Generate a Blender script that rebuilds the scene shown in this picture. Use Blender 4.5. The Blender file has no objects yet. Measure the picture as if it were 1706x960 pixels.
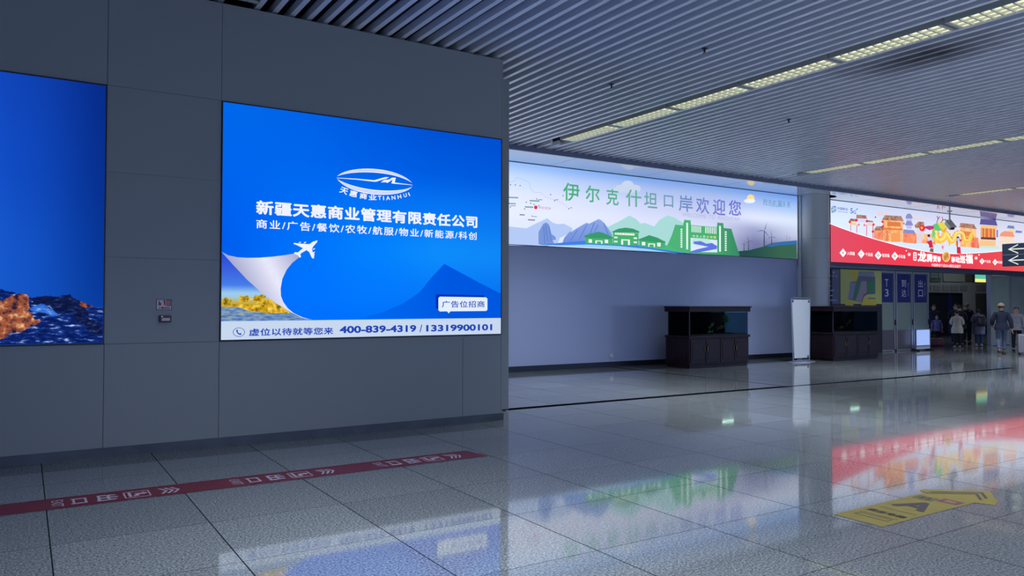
import bpy, bmesh, math, random
from mathutils import Vector, Matrix
from mathutils.geometry import tessellate_polygon
import numpy as np

S = bpy.context.scene
COL = S.collection
rnd = random.Random(7)

# ------------------------------------------------------------------ camera, sky, exposure
CAM_Z, FPX, YAW, PITCH, ROLL = 1.7, 1279.0, 0.56662, 0.020542, 0.00214
_F = Vector((math.sin(YAW)*math.cos(PITCH), math.cos(YAW)*math.cos(PITCH), math.sin(PITCH)))
_R = Vector((math.cos(YAW), -math.sin(YAW), 0)); _U = _R.cross(_F)
_R2 = _R*math.cos(ROLL) + _U*math.sin(ROLL); _U2 = -_R*math.sin(ROLL) + _U*math.cos(ROLL)
CAM = Vector((0, 0, CAM_Z))
cd = bpy.data.cameras.new('camera'); cam = bpy.data.objects.new('camera', cd); COL.objects.link(cam)
cd.sensor_width = 36; cd.lens = FPX*36/1706; cd.clip_end = 300; cd.clip_start = 0.05
m3 = Matrix((_R2, _U2, -_F)).transposed()
cam.matrix_world = Matrix.Translation(CAM) @ m3.to_4x4()
S.camera = cam

W = bpy.data.worlds.new('daylight'); S.world = W; W.use_nodes = True
WORLD_RGB, WORLD_STRENGTH = (0.38, 0.55, 1.0), 3.0
bg = W.node_tree.nodes['Background']; bg.inputs[0].default_value = (*WORLD_RGB, 1); bg.inputs[1].default_value = WORLD_STRENGTH
LAMP_POWER, LAMP_RGB, LAMP_SPREAD = 62.0, (0.80, 0.90, 1.0), math.radians(105)
LAMP_GAIN = 1.0            # ceiling lights
SIGN_GAIN = 1.14           # backlit signs
S.view_settings.view_transform = 'Standard'; S.view_settings.look = 'None'
S.view_settings.exposure = 0.0; S.view_settings.gamma = 1.0; S.view_settings.use_curve_mapping = False

def ray(px, py): return _F + _R2*((px-853)/FPX) - _U2*((py-480)/FPX)
def W_(px, py, Y):                       # photo measurement -> point on the wall plane y = Y
    d = ray(px, py); t = Y/d.y; return Vector((d.x*t, Y, CAM_Z + d.z*t))
def G_(px, py, z=0.0):                   # photo measurement -> point on a level plane
    d = ray(px, py); t = (z-CAM_Z)/d.z; return Vector((d.x*t, d.y*t, z))

# ------------------------------------------------------------------ materials
def lin(c):
    return tuple((x/255/12.92 if x/255 <= 0.04045 else ((x/255+0.055)/1.055)**2.4) for x in c)
_mats = {}
def mat(name, rgb, rough=0.5, metal=0.0, spec=0.5, noise=None, coat=0.0):
    if name in _mats: return _mats[name]
    m = bpy.data.materials.new(name); m.use_nodes = True; nt = m.node_tree; b = nt.nodes['Principled BSDF']
    b.inputs['Base Color'].default_value = (*lin(rgb), 1); b.inputs['Roughness'].default_value = rough
    b.inputs['Metallic'].default_value = metal; b.inputs['Specular IOR Level'].default_value = spec
    b.inputs['Coat Weight'].default_value = coat
    if noise:
        sc, amt = noise
        tc = nt.nodes.new('ShaderNodeTexCoord'); nz = nt.nodes.new('ShaderNodeTexNoise'); nz.inputs['Scale'].default_value = sc
        nz.inputs['Detail'].default_value = 4
        rp = nt.nodes.new('ShaderNodeValToRGB'); L = lin(rgb)
        rp.color_ramp.elements[0].position = 0.3; rp.color_ramp.elements[1].position = 0.7
        rp.color_ramp.elements[0].color = (*[x*(1-amt) for x in L], 1); rp.color_ramp.elements[1].color = (*[min(1, x*(1+amt)) for x in L], 1)
        nt.links.new(tc.outputs['Object'], nz.inputs['Vector']); nt.links.new(nz.outputs['Fac'], rp.inputs['Fac'])
        nt.links.new(rp.outputs['Color'], b.inputs['Base Color'])
    _mats[name] = m; return m
def em(rgb, k=1.0, name=None):           # backlit film of one colour
    key = name or 'film_%d_%d_%d_%g' % (*rgb, k)
    if key in _mats: return _mats[key]
    m = bpy.data.materials.new(key); m.use_nodes = True; nt = m.node_tree; nt.nodes.clear()
    o = nt.nodes.new('ShaderNodeOutputMaterial'); e = nt.nodes.new('ShaderNodeEmission')
    e.inputs[0].default_value = (*lin(rgb), 1); e.inputs[1].default_value = k*SIGN_GAIN
    nt.links.new(e.outputs[0], o.inputs[0]); _mats[key] = m; return m
def film_attr():
    if 'film_print' in _mats: return _mats['film_print']
    m = bpy.data.materials.new('film_print'); m.use_nodes = True; nt = m.node_tree; nt.nodes.clear()
    o = nt.nodes.new('ShaderNodeOutputMaterial'); e = nt.nodes.new('ShaderNodeEmission'); a = nt.nodes.new('ShaderNodeAttribute')
    a.attribute_name = 'ink'; e.inputs[1].default_value = SIGN_GAIN
    nt.links.new(a.outputs['Color'], e.inputs[0]); nt.links.new(e.outputs[0], o.inputs[0]); _mats['film_print'] = m; return m
def film_noise(name, cols, scale, stretch=(1, 1, 1), pos=(0.35, 0.5, 0.65), detail=6, rot=0.0):
    m = bpy.data.materials.new(name); m.use_nodes = True; nt = m.node_tree; nt.nodes.clear()
    o = nt.nodes.new('ShaderNodeOutputMaterial'); e = nt.nodes.new('ShaderNodeEmission'); e.inputs[1].default_value = SIGN_GAIN
    tc = nt.nodes.new('ShaderNodeTexCoord'); mp = nt.nodes.new('ShaderNodeMapping'); nz = nt.nodes.new('ShaderNodeTexNoise')
    mp.inputs['Scale'].default_value = stretch; mp.inputs['Rotation'].default_value = (0, rot, 0)
    nz.inputs['Scale'].default_value = scale; nz.inputs['Detail'].default_value = detail; nz.inputs['Roughness'].default_value = 0.65
    rp = nt.nodes.new('ShaderNodeValToRGB'); cr = rp.color_ramp
    while len(cr.elements) < len(cols): cr.elements.new(0.5)
    for el, p, c in zip(cr.elements, pos, cols): el.position = p; el.color = (*lin(c), 1)
    L = nt.links.new
    L(tc.outputs['Object'], mp.inputs[0]); L(mp.outputs[0], nz.inputs['Vector']); L(nz.outputs['Fac'], rp.inputs['Fac'])
    L(rp.outputs['Color'], e.inputs[0]); L(e.outputs[0], o.inputs[0]); return m
def glassmat(name, tint, gloss=0.12, rough=0.02):
    m = bpy.data.materials.new(name); m.use_nodes = True; nt = m.node_tree; nt.nodes.clear()
    o = nt.nodes.new('ShaderNodeOutputMaterial'); mx = nt.nodes.new('ShaderNodeMixShader'); t = nt.nodes.new('ShaderNodeBsdfTransparent')
    g = nt.nodes.new('ShaderNodeBsdfGlossy'); g.inputs['Roughness'].default_value = rough
    fr = nt.nodes.new('ShaderNodeLayerWeight'); fr.inputs[0].default_value = gloss*2
    t.inputs[0].default_value = (*tint, 1)
    nt.links.new(fr.outputs['Fresnel'], mx.inputs[0]); nt.links.new(t.outputs[0], mx.inputs[1]); nt.links.new(g.outputs[0], mx.inputs[2])
    nt.links.new(mx.outputs[0], o.inputs[0]); return m

def floor_mat():
    m = bpy.data.materials.new('polished_granite'); m.use_nodes = True; nt = m.node_tree; b = nt.nodes['Principled BSDF']; N = nt.nodes.new; L = nt.links.new
    tc = N('ShaderNodeTexCoord'); sx = N('ShaderNodeSeparateXYZ'); L(tc.outputs['Object'], sx.inputs[0])
    n1 = N('ShaderNodeTexNoise'); n1.inputs['Scale'].default_value = 60; n1.inputs['Detail'].default_value = 5; n1.inputs['Roughness'].default_value = 0.75
    L(tc.outputs['Object'], n1.inputs['Vector'])
    rp = N('ShaderNodeValToRGB'); cr = rp.color_ramp
    cr.elements[0].position = 0.38; cr.elements[0].color = (*lin((62, 66, 72)), 1)
    cr.elements[1].position = 0.62; cr.elements[1].color = (*lin((158, 160, 160)), 1)
    e = cr.elements.new(0.5); e.color = (*lin((112, 116, 120)), 1)
    L(n1.outputs['Fac'], rp.inputs['Fac'])
    # each slab a slightly different tone
    vor = N('ShaderNodeTexWhiteNoise'); vor.noise_dimensions = '2D'
    cmb = N('ShaderNodeCombineXYZ')
    masks = []
    for ax, off, wd in (('X', 0.18, 0.0042), ('Y', 5.24, 0.0028)):
        s1 = N('ShaderNodeMath'); s1.operation = 'SUBTRACT'; L(sx.outputs[ax], s1.inputs[0]); s1.inputs[1].default_value = off
        d = N('ShaderNodeMath'); d.operation = 'DIVIDE'; L(s1.outputs[0], d.inputs[0]); d.inputs[1].default_value = 1.06
        fl = N('ShaderNodeMath'); fl.operation = 'FLOOR'; L(d.outputs[0], fl.inputs[0]); L(fl.outputs[0], cmb.inputs[ax])
        pp = N('ShaderNodeMath'); pp.operation = 'PINGPONG'; L(d.outputs[0], pp.inputs[0]); pp.inputs[1].default_value = 0.5
        lt = N('ShaderNodeMath'); lt.operation = 'LESS_THAN'; L(pp.outputs[0], lt.inputs[0]); lt.inputs[1].default_value = wd
        masks.append(lt)
    L(cmb.outputs[0], vor.inputs['Vector'])
    mr = N('ShaderNodeMapRange'); L(vor.outputs['Value'], mr.inputs[0]); mr.inputs[3].default_value = 0.88; mr.inputs[4].default_value = 1.10
    mul = N('ShaderNodeMix'); mul.data_type = 'RGBA'; mul.blend_type = 'MULTIPLY'; mul.inputs[0].default_value = 1
    L(rp.outputs['Color'], mul.inputs[6]); L(mr.outputs[0], mul.inputs[7])
    mxm = N('ShaderNodeMath'); mxm.operation = 'MAXIMUM'; L(masks[0].outputs[0], mxm.inputs[0]); L(masks[1].outputs[0], mxm.inputs[1])
    seam = N('ShaderNodeMix'); seam.data_type = 'RGBA'; L(mxm.outputs[0], seam.inputs[0]); L(mul.outputs[2], seam.inputs[6]); seam.inputs[7].default_value = (0.012, 0.013, 0.016, 1)
    L(seam.outputs[2], b.inputs['Base Color'])
    rr = N('ShaderNodeMapRange'); L(n1.outputs['Fac'], rr.inputs[0]); rr.inputs[1].default_value = 0.35; rr.inputs[2].default_value = 0.65
    rr.inputs[3].default_value = 0.075; rr.inputs[4].default_value = 0.035
    ra = N('ShaderNodeMath'); ra.operation = 'ADD'; L(rr.outputs[0], ra.inputs[0]); L(mxm.outputs[0], ra.inputs[1])
    sp = N('ShaderNodeMapRange'); L(mxm.outputs[0], sp.inputs[0]); sp.inputs[3].default_value = 0.5; sp.inputs[4].default_value = 0.0; L(sp.outputs[0], b.inputs['Specular IOR Level'])
    L(ra.outputs[0], b.inputs['Roughness']); b.inputs['IOR'].default_value = 1.95
    return m

# ------------------------------------------------------------------ mesh builder
class MB:
    def __init__(s): s.v = []; s.f = []; s.mi = []; s.mats = []; s.col = None
    def _m(s, m):
        if m not in s.mats: s.mats.append(m)
        return s.mats.index(m)
    def add(s, verts, faces, m):
        o = len(s.v); k = s._m(m); s.v += [tuple(v) for v in verts]
        for f in faces: s.f.append(tuple(i+o for i in f)); s.mi.append(k)
        return s
    def box(s, x0, x1, y0, y1, z0, z1, m, T=None):
        vs = [Vector((x, y, z)) for z in (z0, z1) for y in (y0, y1) for x in (x0, x1)]
        if T: vs = [T @ v for v in vs]
        return s.add(vs, [(0, 2, 3, 1), (4, 5, 7, 6), (0, 1, 5, 4), (2, 6, 7, 3), (0, 4, 6, 2), (1, 3, 7, 5)], m)
    def bbox(s, x0, x1, y0, y1, z0, z1, m, r=0.01, seg=2, T=None):   # bevelled box
        bm = bmesh.new(); bmesh.ops.create_cube(bm, size=1)
        for v in bm.verts: v.co = Vector(((x0+x1)/2+v.co.x*(x1-x0), (y0+y1)/2+v.co.y*(y1-y0), (z0+z1)/2+v.co.z*(z1-z0)))
        bmesh.ops.bevel(bm, geom=list(bm.edges), offset=r, segments=seg, affect='EDGES', profile=0.5)
        return s.bm(bm, m, T)
    def bm(s, bm, m, T=None):
        bm.verts.ensure_lookup_table(); bm.verts.index_update()
        vs = [(T @ v.co) if T else v.co.copy() for v in bm.verts]; fs = [tuple(v.index for v in f.verts) for f in bm.faces]
        bm.free(); return s.add(vs, fs, m)
    def tube(s, p0, p1, r, m, seg=12, r1=None, caps=True):
        p0 = Vector(p0); p1 = Vector(p1); d = (p1-p0).normalized(); a = d.orthogonal().normalized(); b = d.cross(a); r1 = r if r1 is None else r1
        vs = []
        for p, rr in ((p0, r), (p1, r1)):
            for i in range(seg):
                t = 2*math.pi*i/seg; vs.append(p + a*math.cos(t)*rr + b*math.sin(t)*rr)
        fs = [(i, (i+1) % seg, seg+(i+1) % seg, seg+i) for i in range(seg)]
        if caps: fs += [tuple(reversed(range(seg))), tuple(range(seg, 2*seg))]
        return s.add(vs, fs, m)
    def lathe(s, prof, m, c=(0, 0, 0), seg=32, sx=1, sy=1):
        vs = []; n = len(prof)
        for r, z in prof:
            for i in range(seg):
                t = 2*math.pi*i/seg; vs.append((c[0]+sx*r*math.cos(t), c[1]+sy*r*math.sin(t), c[2]+z))
        fs = [(j*seg+i, j*seg+(i+1) % seg, (j+1)*seg+(i+1) % seg, (j+1)*seg+i) for j in range(n-1) for i in range(seg)]
        fs += [tuple(reversed(range(seg))), tuple(range((n-1)*seg, n*seg))]
        return s.add(vs, fs, m)
    def ball(s, c, r, m, seg=16, T=None):
        if not hasattr(r, '__len__'): r = (r, r, r)
        bm = bmesh.new(); bmesh.ops.create_uvsphere(bm, u_segments=seg, v_segments=max(6, seg//2), radius=1)
        for v in bm.verts: v.co = Vector((c[0]+v.co.x*r[0], c[1]+v.co.y*r[1], c[2]+v.co.z*r[2]))
        return s.bm(bm, m, T)
    def poly(s, pts, m):                 # flat outline, concave allowed
        tris = tessellate_polygon([[Vector(p) for p in pts]])
        return s.add(pts, [tuple(t) for t in tris], m)
    def slab(s, pts, off, m):            # outline with thickness
        n = len(pts); off = Vector(off); a = [Vector(p) for p in pts]; b = [p+off for p in a]
        tris = [tuple(t) for t in tessellate_polygon([a])]
        fs = tris + [tuple(i+n for i in reversed(t)) for t in tris] + [(i, (i+1) % n, n+(i+1) % n, n+i) for i in range(n)]
        return s.add(a+b, fs, m)
    def build(s, name, parent=None, smooth=False, bevel=0, loc=None):
        me = bpy.data.meshes.new(name); me.from_pydata(s.v, [], s.f)
        for m in s.mats: me.materials.append(m)
        me.polygons.foreach_set('material_index', s.mi)
        if smooth: me.polygons.foreach_set('use_smooth', [True]*len(s.f))
        me.update()
        o = bpy.data.objects.new(name, me); COL.objects.link(o)
        if loc is not None:
            L = Vector(loc)
            for v in me.vertices: v.co -= L
            o.location = L
        if smooth and parent is not None or smooth:
            try:
                bm = bmesh.new(); bm.from_mesh(me); bmesh.ops.recalc_face_normals(bm, faces=bm.faces)
                for e in bm.edges:
                    if len(e.link_faces) == 2 and e.calc_face_angle(0) > 0.7: e.smooth = False
                bm.to_mesh(me); bm.free()
            except Exception: pass
        if bevel:
            b = o.modifiers.new('bevel', 'BEVEL'); b.width = bevel; b.segments = 2; b.limit_method = 'ANGLE'
        if parent is not None:               # parts are stored relative to their thing
            L = Vector((0, 0, 0)); q = parent
            while q is not None: L += q.location; q = q.parent
            if not any(parent.rotation_euler):
                for v in me.vertices: v.co -= L
            o.parent = parent
        return o

def tag(o, label, cat, group=None, kind=None):
    o['label'] = label; o['category'] = cat
    if group: o['group'] = group
    if kind: o['kind'] = kind
    return o
def thing(name, label, cat, loc=(0, 0, 0), group=None, rotz=0.0):
    o = bpy.data.objects.new(name, None); COL.objects.link(o); o.location = loc; o.rotation_euler = (0, 0, rotz)
    o.empty_display_size = 0.2
    return tag(o, label, cat, group)
def struct(o, label=None):
    o['kind'] = 'structure'
    if label: o['label'] = label
    return o

SPACING = {'商业/广告/餐饮/农牧/航服/物业/新能源/科创': 1.22, '新疆天惠商业管理有限责任公司': 1.07, '广告位招商': 1.06, '虚位以待就等您来': 1.05}
_txt = {}; _asp = {}
def glyphs(body, sp=1.0):
    key = body
    if key in _txt: return _txt[key]
    c = bpy.data.curves.new('lettering', 'FONT'); c.body = body; c.size = 1; c.space_character = SPACING.get(body, 1.0); c.resolution_u = 4
    o = bpy.data.objects.new('lettering', c); COL.objects.link(o); bpy.context.view_layer.update()
    me = bpy.data.meshes.new_from_object(o.evaluated_get(bpy.context.evaluated_depsgraph_get()))
    vs = [(v.co.x, v.co.y) for v in me.vertices]; fs = [tuple(p.vertices) for p in me.polygons]
    bpy.data.objects.remove(o); bpy.data.meshes.remove(me); bpy.data.curves.remove(c)
    if not vs: _txt[key] = ([], []); return _txt[key]
    x0 = min(v[0] for v in vs); x1 = max(v[0] for v in vs); y0 = min(v[1] for v in vs); y1 = max(v[1] for v in vs)
    _asp[body] = max(0.1, (x1-x0)/max(1e-6, y1-y0))
    vs = [((x-x0)/max(1e-6, x1-x0), (y-y0)/max(1e-6, y1-y0)) for x, y in vs]
    _txt[key] = (vs, fs); return _txt[key]
def put_text(mb, body, fn, m, bold=0.0):
    # heavier weights are overprinted with small shifts; bold is a share of the letter height
    vs, fs = glyphs(body)
    if not vs: return
    asp = _asp[body]; b = max(0.0, bold); bx_ = b/asp
    offs = [(0, 0)] if b < 0.004 else [(math.cos(a)*bx_, math.sin(a)*b) for a in [2*math.pi*i/8 for i in range(8)]]+[(0, 0)]
    o = Vector(fn(0, 0)); nr = (Vector(fn(1, 0))-o).cross(Vector(fn(0, 1))-o).normalized()*0.00012
    for k, (dx, dy) in enumerate(offs):
        mb.add([Vector(fn(bx_+u*(1-2*bx_)+dx, b+v*(1-2*b)+dy))+nr*k for u, v in vs], fs, m)
def wall_text(mb, body, lb, rt, Y, m, bold=0.0):        # lb, rt: photo corners of the line, on plane Y
    a = W_(*lb, Y); b = W_(*rt, Y)
    put_text(mb, body, lambda u, v: (a.x+(b.x-a.x)*u, Y, a.z+(b.z-a.z)*v), m, bold)
def box_text(mb, body, x0, x1, z0, z1, Y, m, bold=0.0):
    put_text(mb, body, lambda u, v: (x0+(x1-x0)*u, Y, z0+(z1-z0)*v), m, bold)

def ink_panel(name, x0, x1, z0, z1, Y, grid, parent, nx=48, nz=24):   # printed film; grid = rows of ink colours, top to bottom
    g = np.array([[lin(c) for c in row] for row in grid]); R, C = g.shape[:2]
    vs = []; cols = []
    for j in range(nz+1):
        for i in range(nx+1):
            u = i/nx; v = j/nz; vs.append((x0+(x1-x0)*u, Y, z1+(z0-z1)*v))
            a = u*(C-1); b = v*(R-1); ia = min(int(a), C-2) if C > 1 else 0; ib = min(int(b), R-2) if R > 1 else 0
            fa = a-ia; fb = b-ib; fa = fa*fa*(3-2*fa)*0.5+fa*0.5; fb = fb*fb*(3-2*fb)*0.5+fb*0.5
            c = (g[ib, ia]*(1-fa)+g[ib, min(ia+1, C-1)]*fa)*(1-fb)+(g[min(ib+1, R-1), ia]*(1-fa)+g[min(ib+1, R-1), min(ia+1, C-1)]*fa)*fb
            cols.append((*c, 1.0))
    fs = [(j*(nx+1)+i, (j+1)*(nx+1)+i, (j+1)*(nx+1)+i+1, j*(nx+1)+i+1) for j in range(nz) for i in range(nx)]
    mb = MB(); mb.add(vs, fs, film_attr()); o = mb.build(name, parent)
    at = o.data.attributes.new('ink', 'FLOAT_COLOR', 'POINT'); at.data.foreach_set('color', [x for c in cols for x in c])
    return o
def ink_poly(name, pts, colfn, parent, cuts=3):          # flat outline with a printed colour per point
    bm = bmesh.new(); vs = [bm.verts.new(p) for p in pts]
    for t in tessellate_polygon([[Vector(p) for p in pts]]):
        try: bm.faces.new([vs[i] for i in t])
        except ValueError: pass
    for _ in range(cuts): bmesh.ops.subdivide_edges(bm, edges=list(bm.edges), cuts=1, use_grid_fill=True)
    bmesh.ops.triangulate(bm, faces=list(bm.faces))
    mb = MB(); cs = [(*lin(colfn(v.co)), 1.0) for v in bm.verts]; mb.bm(bm, film_attr()); o = mb.build(name, parent)
    at = o.data.attributes.new('ink', 'FLOAT_COLOR', 'POINT'); at.data.foreach_set('color', [x for c in cs for x in c]); return o
def mix(a, b, t): t = max(0, min(1, t)); return tuple(a[i]*(1-t)+b[i]*t for i in range(3))

# ------------------------------------------------------------------ shared materials
M_floor = floor_mat()
M_wall = mat('grey_wall_panel', (138, 142, 144), 0.36, 0.0, 0.5)
M_core = mat('dark_joint', (24, 28, 36), 0.8)
M_steel = mat('brushed_steel', (150, 156, 168), 0.3, 0.9, noise=(3, 0.12))
M_base = mat('plinth_steel', (74, 78, 86), 0.4, 0.25, noise=(2.5, 0.25))
M_slat = mat('ceiling_slat_paint', (232, 236, 250), 0.24, 0.0)
M_slat.node_tree.nodes['Principled BSDF'].inputs['IOR'].default_value = 1.8
M_plenum = mat('ceiling_void', (30, 33, 44), 0.8)
M_white = mat('white_paint', (222, 224, 230), 0.35)
M_soffit = mat('gloss_white_soffit', (214, 218, 228), 0.10, 0.0, 0.9, coat=0.6)
M_glasswall = mat('backpainted_glass', (176, 184, 218), 0.14, 0.0, 0.25)
M_fascia = mat('fascia_grey', (112, 116, 142), 0.4)
M_dark = mat('dark_metal', (38, 42, 54), 0.4, 0.3)
M_black = mat('black_plastic', (14, 15, 20), 0.4)
M_void = mat('matt_void', (12, 14, 26), 1.0, spec=0.0)
M_wood = mat('dark_rosewood', (34, 18, 24), 0.35, 0.0, 0.25, noise=(4, 0.3))
M_skin = mat('skin', (206, 160, 132), 0.5)
M_hair = mat('black_hair', (22, 20, 22), 0.5, noise=(40, 0.3))

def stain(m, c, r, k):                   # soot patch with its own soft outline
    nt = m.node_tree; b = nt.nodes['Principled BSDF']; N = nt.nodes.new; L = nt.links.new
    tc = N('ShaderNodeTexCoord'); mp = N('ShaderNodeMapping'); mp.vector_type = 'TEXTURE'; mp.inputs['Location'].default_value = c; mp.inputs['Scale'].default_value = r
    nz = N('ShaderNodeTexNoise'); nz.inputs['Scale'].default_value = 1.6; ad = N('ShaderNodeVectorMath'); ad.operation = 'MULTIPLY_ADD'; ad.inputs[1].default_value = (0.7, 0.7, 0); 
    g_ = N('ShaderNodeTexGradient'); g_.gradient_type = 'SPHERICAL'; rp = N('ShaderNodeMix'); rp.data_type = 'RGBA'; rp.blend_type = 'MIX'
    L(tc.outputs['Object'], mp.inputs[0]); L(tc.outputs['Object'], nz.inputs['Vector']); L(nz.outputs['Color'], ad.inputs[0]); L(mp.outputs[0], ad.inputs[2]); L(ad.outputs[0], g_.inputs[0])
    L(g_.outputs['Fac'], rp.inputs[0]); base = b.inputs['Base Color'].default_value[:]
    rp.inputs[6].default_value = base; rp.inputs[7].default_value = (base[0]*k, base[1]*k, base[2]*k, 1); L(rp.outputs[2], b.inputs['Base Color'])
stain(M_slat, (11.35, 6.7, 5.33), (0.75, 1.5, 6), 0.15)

# ================================================================== THE SETTING
CEIL = 5.33; YL = 9.58; YB = 16.1; SOF = 5.24; YF = 14.75
X0, X1 = -14.0, 60.0; Y0, Y1 = -12.0, 24.0
mb = MB(); mb.box(X0, X1, Y0, Y1, -0.2, 0, M_floor); struct(mb.build('floor'))

ROWS = [(2.17, 9.45), (10.16, 13.70), (18.22, 13.45), (26.05, 13.40), (34.0, 13.4)]      # ceiling light rows: x, far end y
LEN = 1.68
mb = MB()
x = 2.387 - 0.2161*60
while x < 56:
    if not any(abs(x-r) < 0.21 for r, _ in ROWS): mb.box(x-0.034, x+0.034, Y0, YF, CEIL, CEIL+0.10, M_slat)
    x += 0.2161
mb.box(X0, X1, Y0, Y1, CEIL+0.16, CEIL+0.30, M_plenum)
for r, ye in ROWS:                       # slats carry on past the ends of the light rows
    if ye < YF-0.3:
        for dx in (-0.108, 0.108):
            if r > 6: mb.box(r+dx-0.034, r+dx+0.034, ye+0.45, YF, CEIL, CEIL+0.10, M_slat)
struct(mb.build('ceiling'))

# left wall: core and cladding panels with open joints
mb = MB(); mb.box(X0, 5.905, YL+0.02, Y1-0.3, 0, 5.30, M_core)
g = 0.0026
def panel(x0, x1, z0, z1, g=0.0026): mb.box(x0+g, x1-g, YL, YL+0.03, z0+g, z1-g, M_wall)
xs = [-7.2, -4.4, -3.18, 0.757, 1.970]
for a, b in zip(xs[:-1], xs[1:]):
    panel(a, b, 0.10, 1.245); panel(a, b, 4.125, 5.302)
panel(-14, -7.2, 0.1, 5.302); panel(-7.2, -4.4, 1.245, 4.125)
for (a, b) in ((0.757, 1.970), (-4.4, -3.18)):
    for z0, z1 in ((1.245, 2.21), (2.21, 3.16), (3.16, 4.125)): panel(a, b, z0, z1, 0.0012)
panel(1.970, 5.270, 0.10, 1.245); panel(5.270, 5.905, 0.10, 1.245); panel(1.970, 5.905, 4.125, 5.302, 0.0015)
mb.box(5.905, 5.93, YL-0.002, YL+0.35, 0.10, 5.302, M_wall)
struct(mb.build('wall_left'))
mb = MB(); mb.box(X0, 5.945, YL-0.014, YL+0.018, 0, 0.102, M_base); mb.box(5.931, 5.945, YL+0.018, YL+0.35, 0, 0.102, M_base); struct(mb.build('baseboard_left'))
mb = MB(); mb.box(5.93, 6.555, 10.40, YB, 0.02, 5.30, M_wall); mb.box(5.95, 6.53, 10.43, YB, 0, 0.02, M_core); struct(mb.build('wall_return'))

# back wall with glass cladding under the long banner, header over the doors
mb = MB(); mb.box(6.555, 21.25, YB, YB+0.2, 0.0, 5.5, M_glasswall)
struct(mb.build('wall_back'))
mb = MB(); mb.box(21.25, X1, YB, YB+0.2, 3.14, 5.5, M_fascia); struct(mb.build('wall_over_doors'))
mb = MB(); mb.box(21.25, 25.84, YB, YB+0.1, 0.0, 3.0, M_wall); struct(mb.build('wall_beside_doors'))
mb = MB(); mb.box(6.56, 21.2, YB-0.02, YB, 0, 0.14, M_dark); struct(mb.build('baseboard_back'))
mb = MB(); mb.box(6.56, X1, YF, YB, SOF, SOF+0.06, M_soffit)
for xx in (8.2, 11.3, 14.4, 17.5, 20.6, 24.0, 27.2, 30.4, 33.6, 36.8): mb.box(xx-0.004, xx+0.004, YF+0.06, YB-0.01, SOF-0.0015, SOF, M_fascia)
struct(mb.build('trim_1'), 'gloss white soffit above the long lit banners')
mb = MB(); mb.box(6.5, X1, YF-0.05, YF, SOF-0.02, CEIL+0.12, M_fascia); struct(mb.build('trim_2'), 'grey metal edge between slatted ceiling and white soffit')
mb = MB(); mb.box(21.25, 21.42, YB-0.14, YB, 0.0, SOF, M_white); struct(mb.build('trim_3'), 'white upright strip between welcome banner and round column')
mb = MB(); mb.box(21.25, X1, YB-0.03, YB+0.12, 2.93, 3.14, mat('lintel_metal', (92, 96, 116), 0.35, 0.3)); mb.box(21.3, X1, YB-0.05, YB+0.1, 2.97, 3.0, M_steel); struct(mb.build('trim_4'), 'dark metal lintel over the glass doors')
M_joint = mat('black_floor_joint', (10, 12, 18), 1.0, spec=0.0)
mb = MB()
pts = [(6.56, 10.48, 0.09), (9.8, 10.44, 0.09), (13.2, 10.38, 0.08), (13.5, 10.36, 0.03), (17.2, 10.26, 0.08), (22.5, 10.25, 0.06)]
for (a, ya, wa), (b, yb, wb) in zip(pts[:-1], pts[1:]):
    mb.add([(a, ya-wa, 0.002), (b, yb-wb, 0.002), (b, yb+wb, 0.002), (a, ya+wa, 0.002)], [(0, 1, 2, 3)], M_joint)
struct(mb.build('trim_5'), 'black expansion joint running along the floor')
mb = MB()
for ya, yb, w in ((10.5, 12.6, 0.012), (12.6, 16.0, 0.03)): mb.add([(13.36-w, ya, 0.0015), (13.36+w, ya, 0.0015), (13.4+w, yb, 0.0015), (13.4-w, yb, 0.0015)], [(0, 1, 2, 3)], M_joint)
struct(mb.build('trim_6'), 'black floor joint running to the back wall')

# glazed front of the hall behind the viewer, and end walls
M_mull = mat('front_wall_paint', (120, 124, 132), 0.6)
mb = MB(); mb.box(X0, X1, Y0-0.3, Y0, 3.4, CEIL+0.3, M_mull); mb.box(X0, X1, Y0-0.3, Y0, 0, 0.12, M_mull)
xx = X0
while xx < X1:
    mb.box(xx-0.35, xx+0.35, Y0-0.3, Y0, 0, 3.4, M_mull)
    for k in (1.9, 3.1): mb.box(xx+k-0.05, xx+k+0.05, Y0-0.2, Y0-0.05, 0, 3.4, M_dark)
    mb.box(xx, xx+5, Y0-0.2, Y0-0.05, 2.3, 2.38, M_dark)
    xx += 5
struct(mb.build('wall_front'))
mb = MB(); mb.box(X1, X1+0.3, Y0, Y1, 0, CEIL+0.3, M_mull); struct(mb.build('wall_right'))
mb = MB(); mb.box(X0-0.3, X0, Y0, Y1, 0, CEIL+0.3, M_mull); struct(mb.build('wall_end'))
M_inner = mat('inner_wall', (134, 138, 142), 0.6)
# arrivals room seen through the doors
YI = 22.6
mb = MB(); mb.box(29.5, 60, YI, YI+0.2, 0, 5.2, M_inner); mb.box(25.4, 25.6, YB+1.2, YI, 0, 5.2, M_inner); struct(mb.build('wall_inner'))

# ================================================================== BACKLIT SIGNS
def frame_box(name, x0, x1, z0, z1, y, depth, parent, m, t=0.012):
    mb = MB()
    mb.box(x0-t, x1+t, y, y+depth, z0-t, z0, m); mb.box(x0-t, x1+t, y, y+depth, z1, z1+t, m)
    mb.box(x0-t, x0, y, y+depth, z0, z1, m); mb.box(x1, x1+t, y, y+depth, z0, z1, m); mb.box(x0-t, x1+t, y+depth*0.6, y+depth, z0-t, z1+t, m)
    return mb.build(name, parent)
Wh = em((226, 230, 246)); Navy = em((28, 62, 170))

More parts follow.
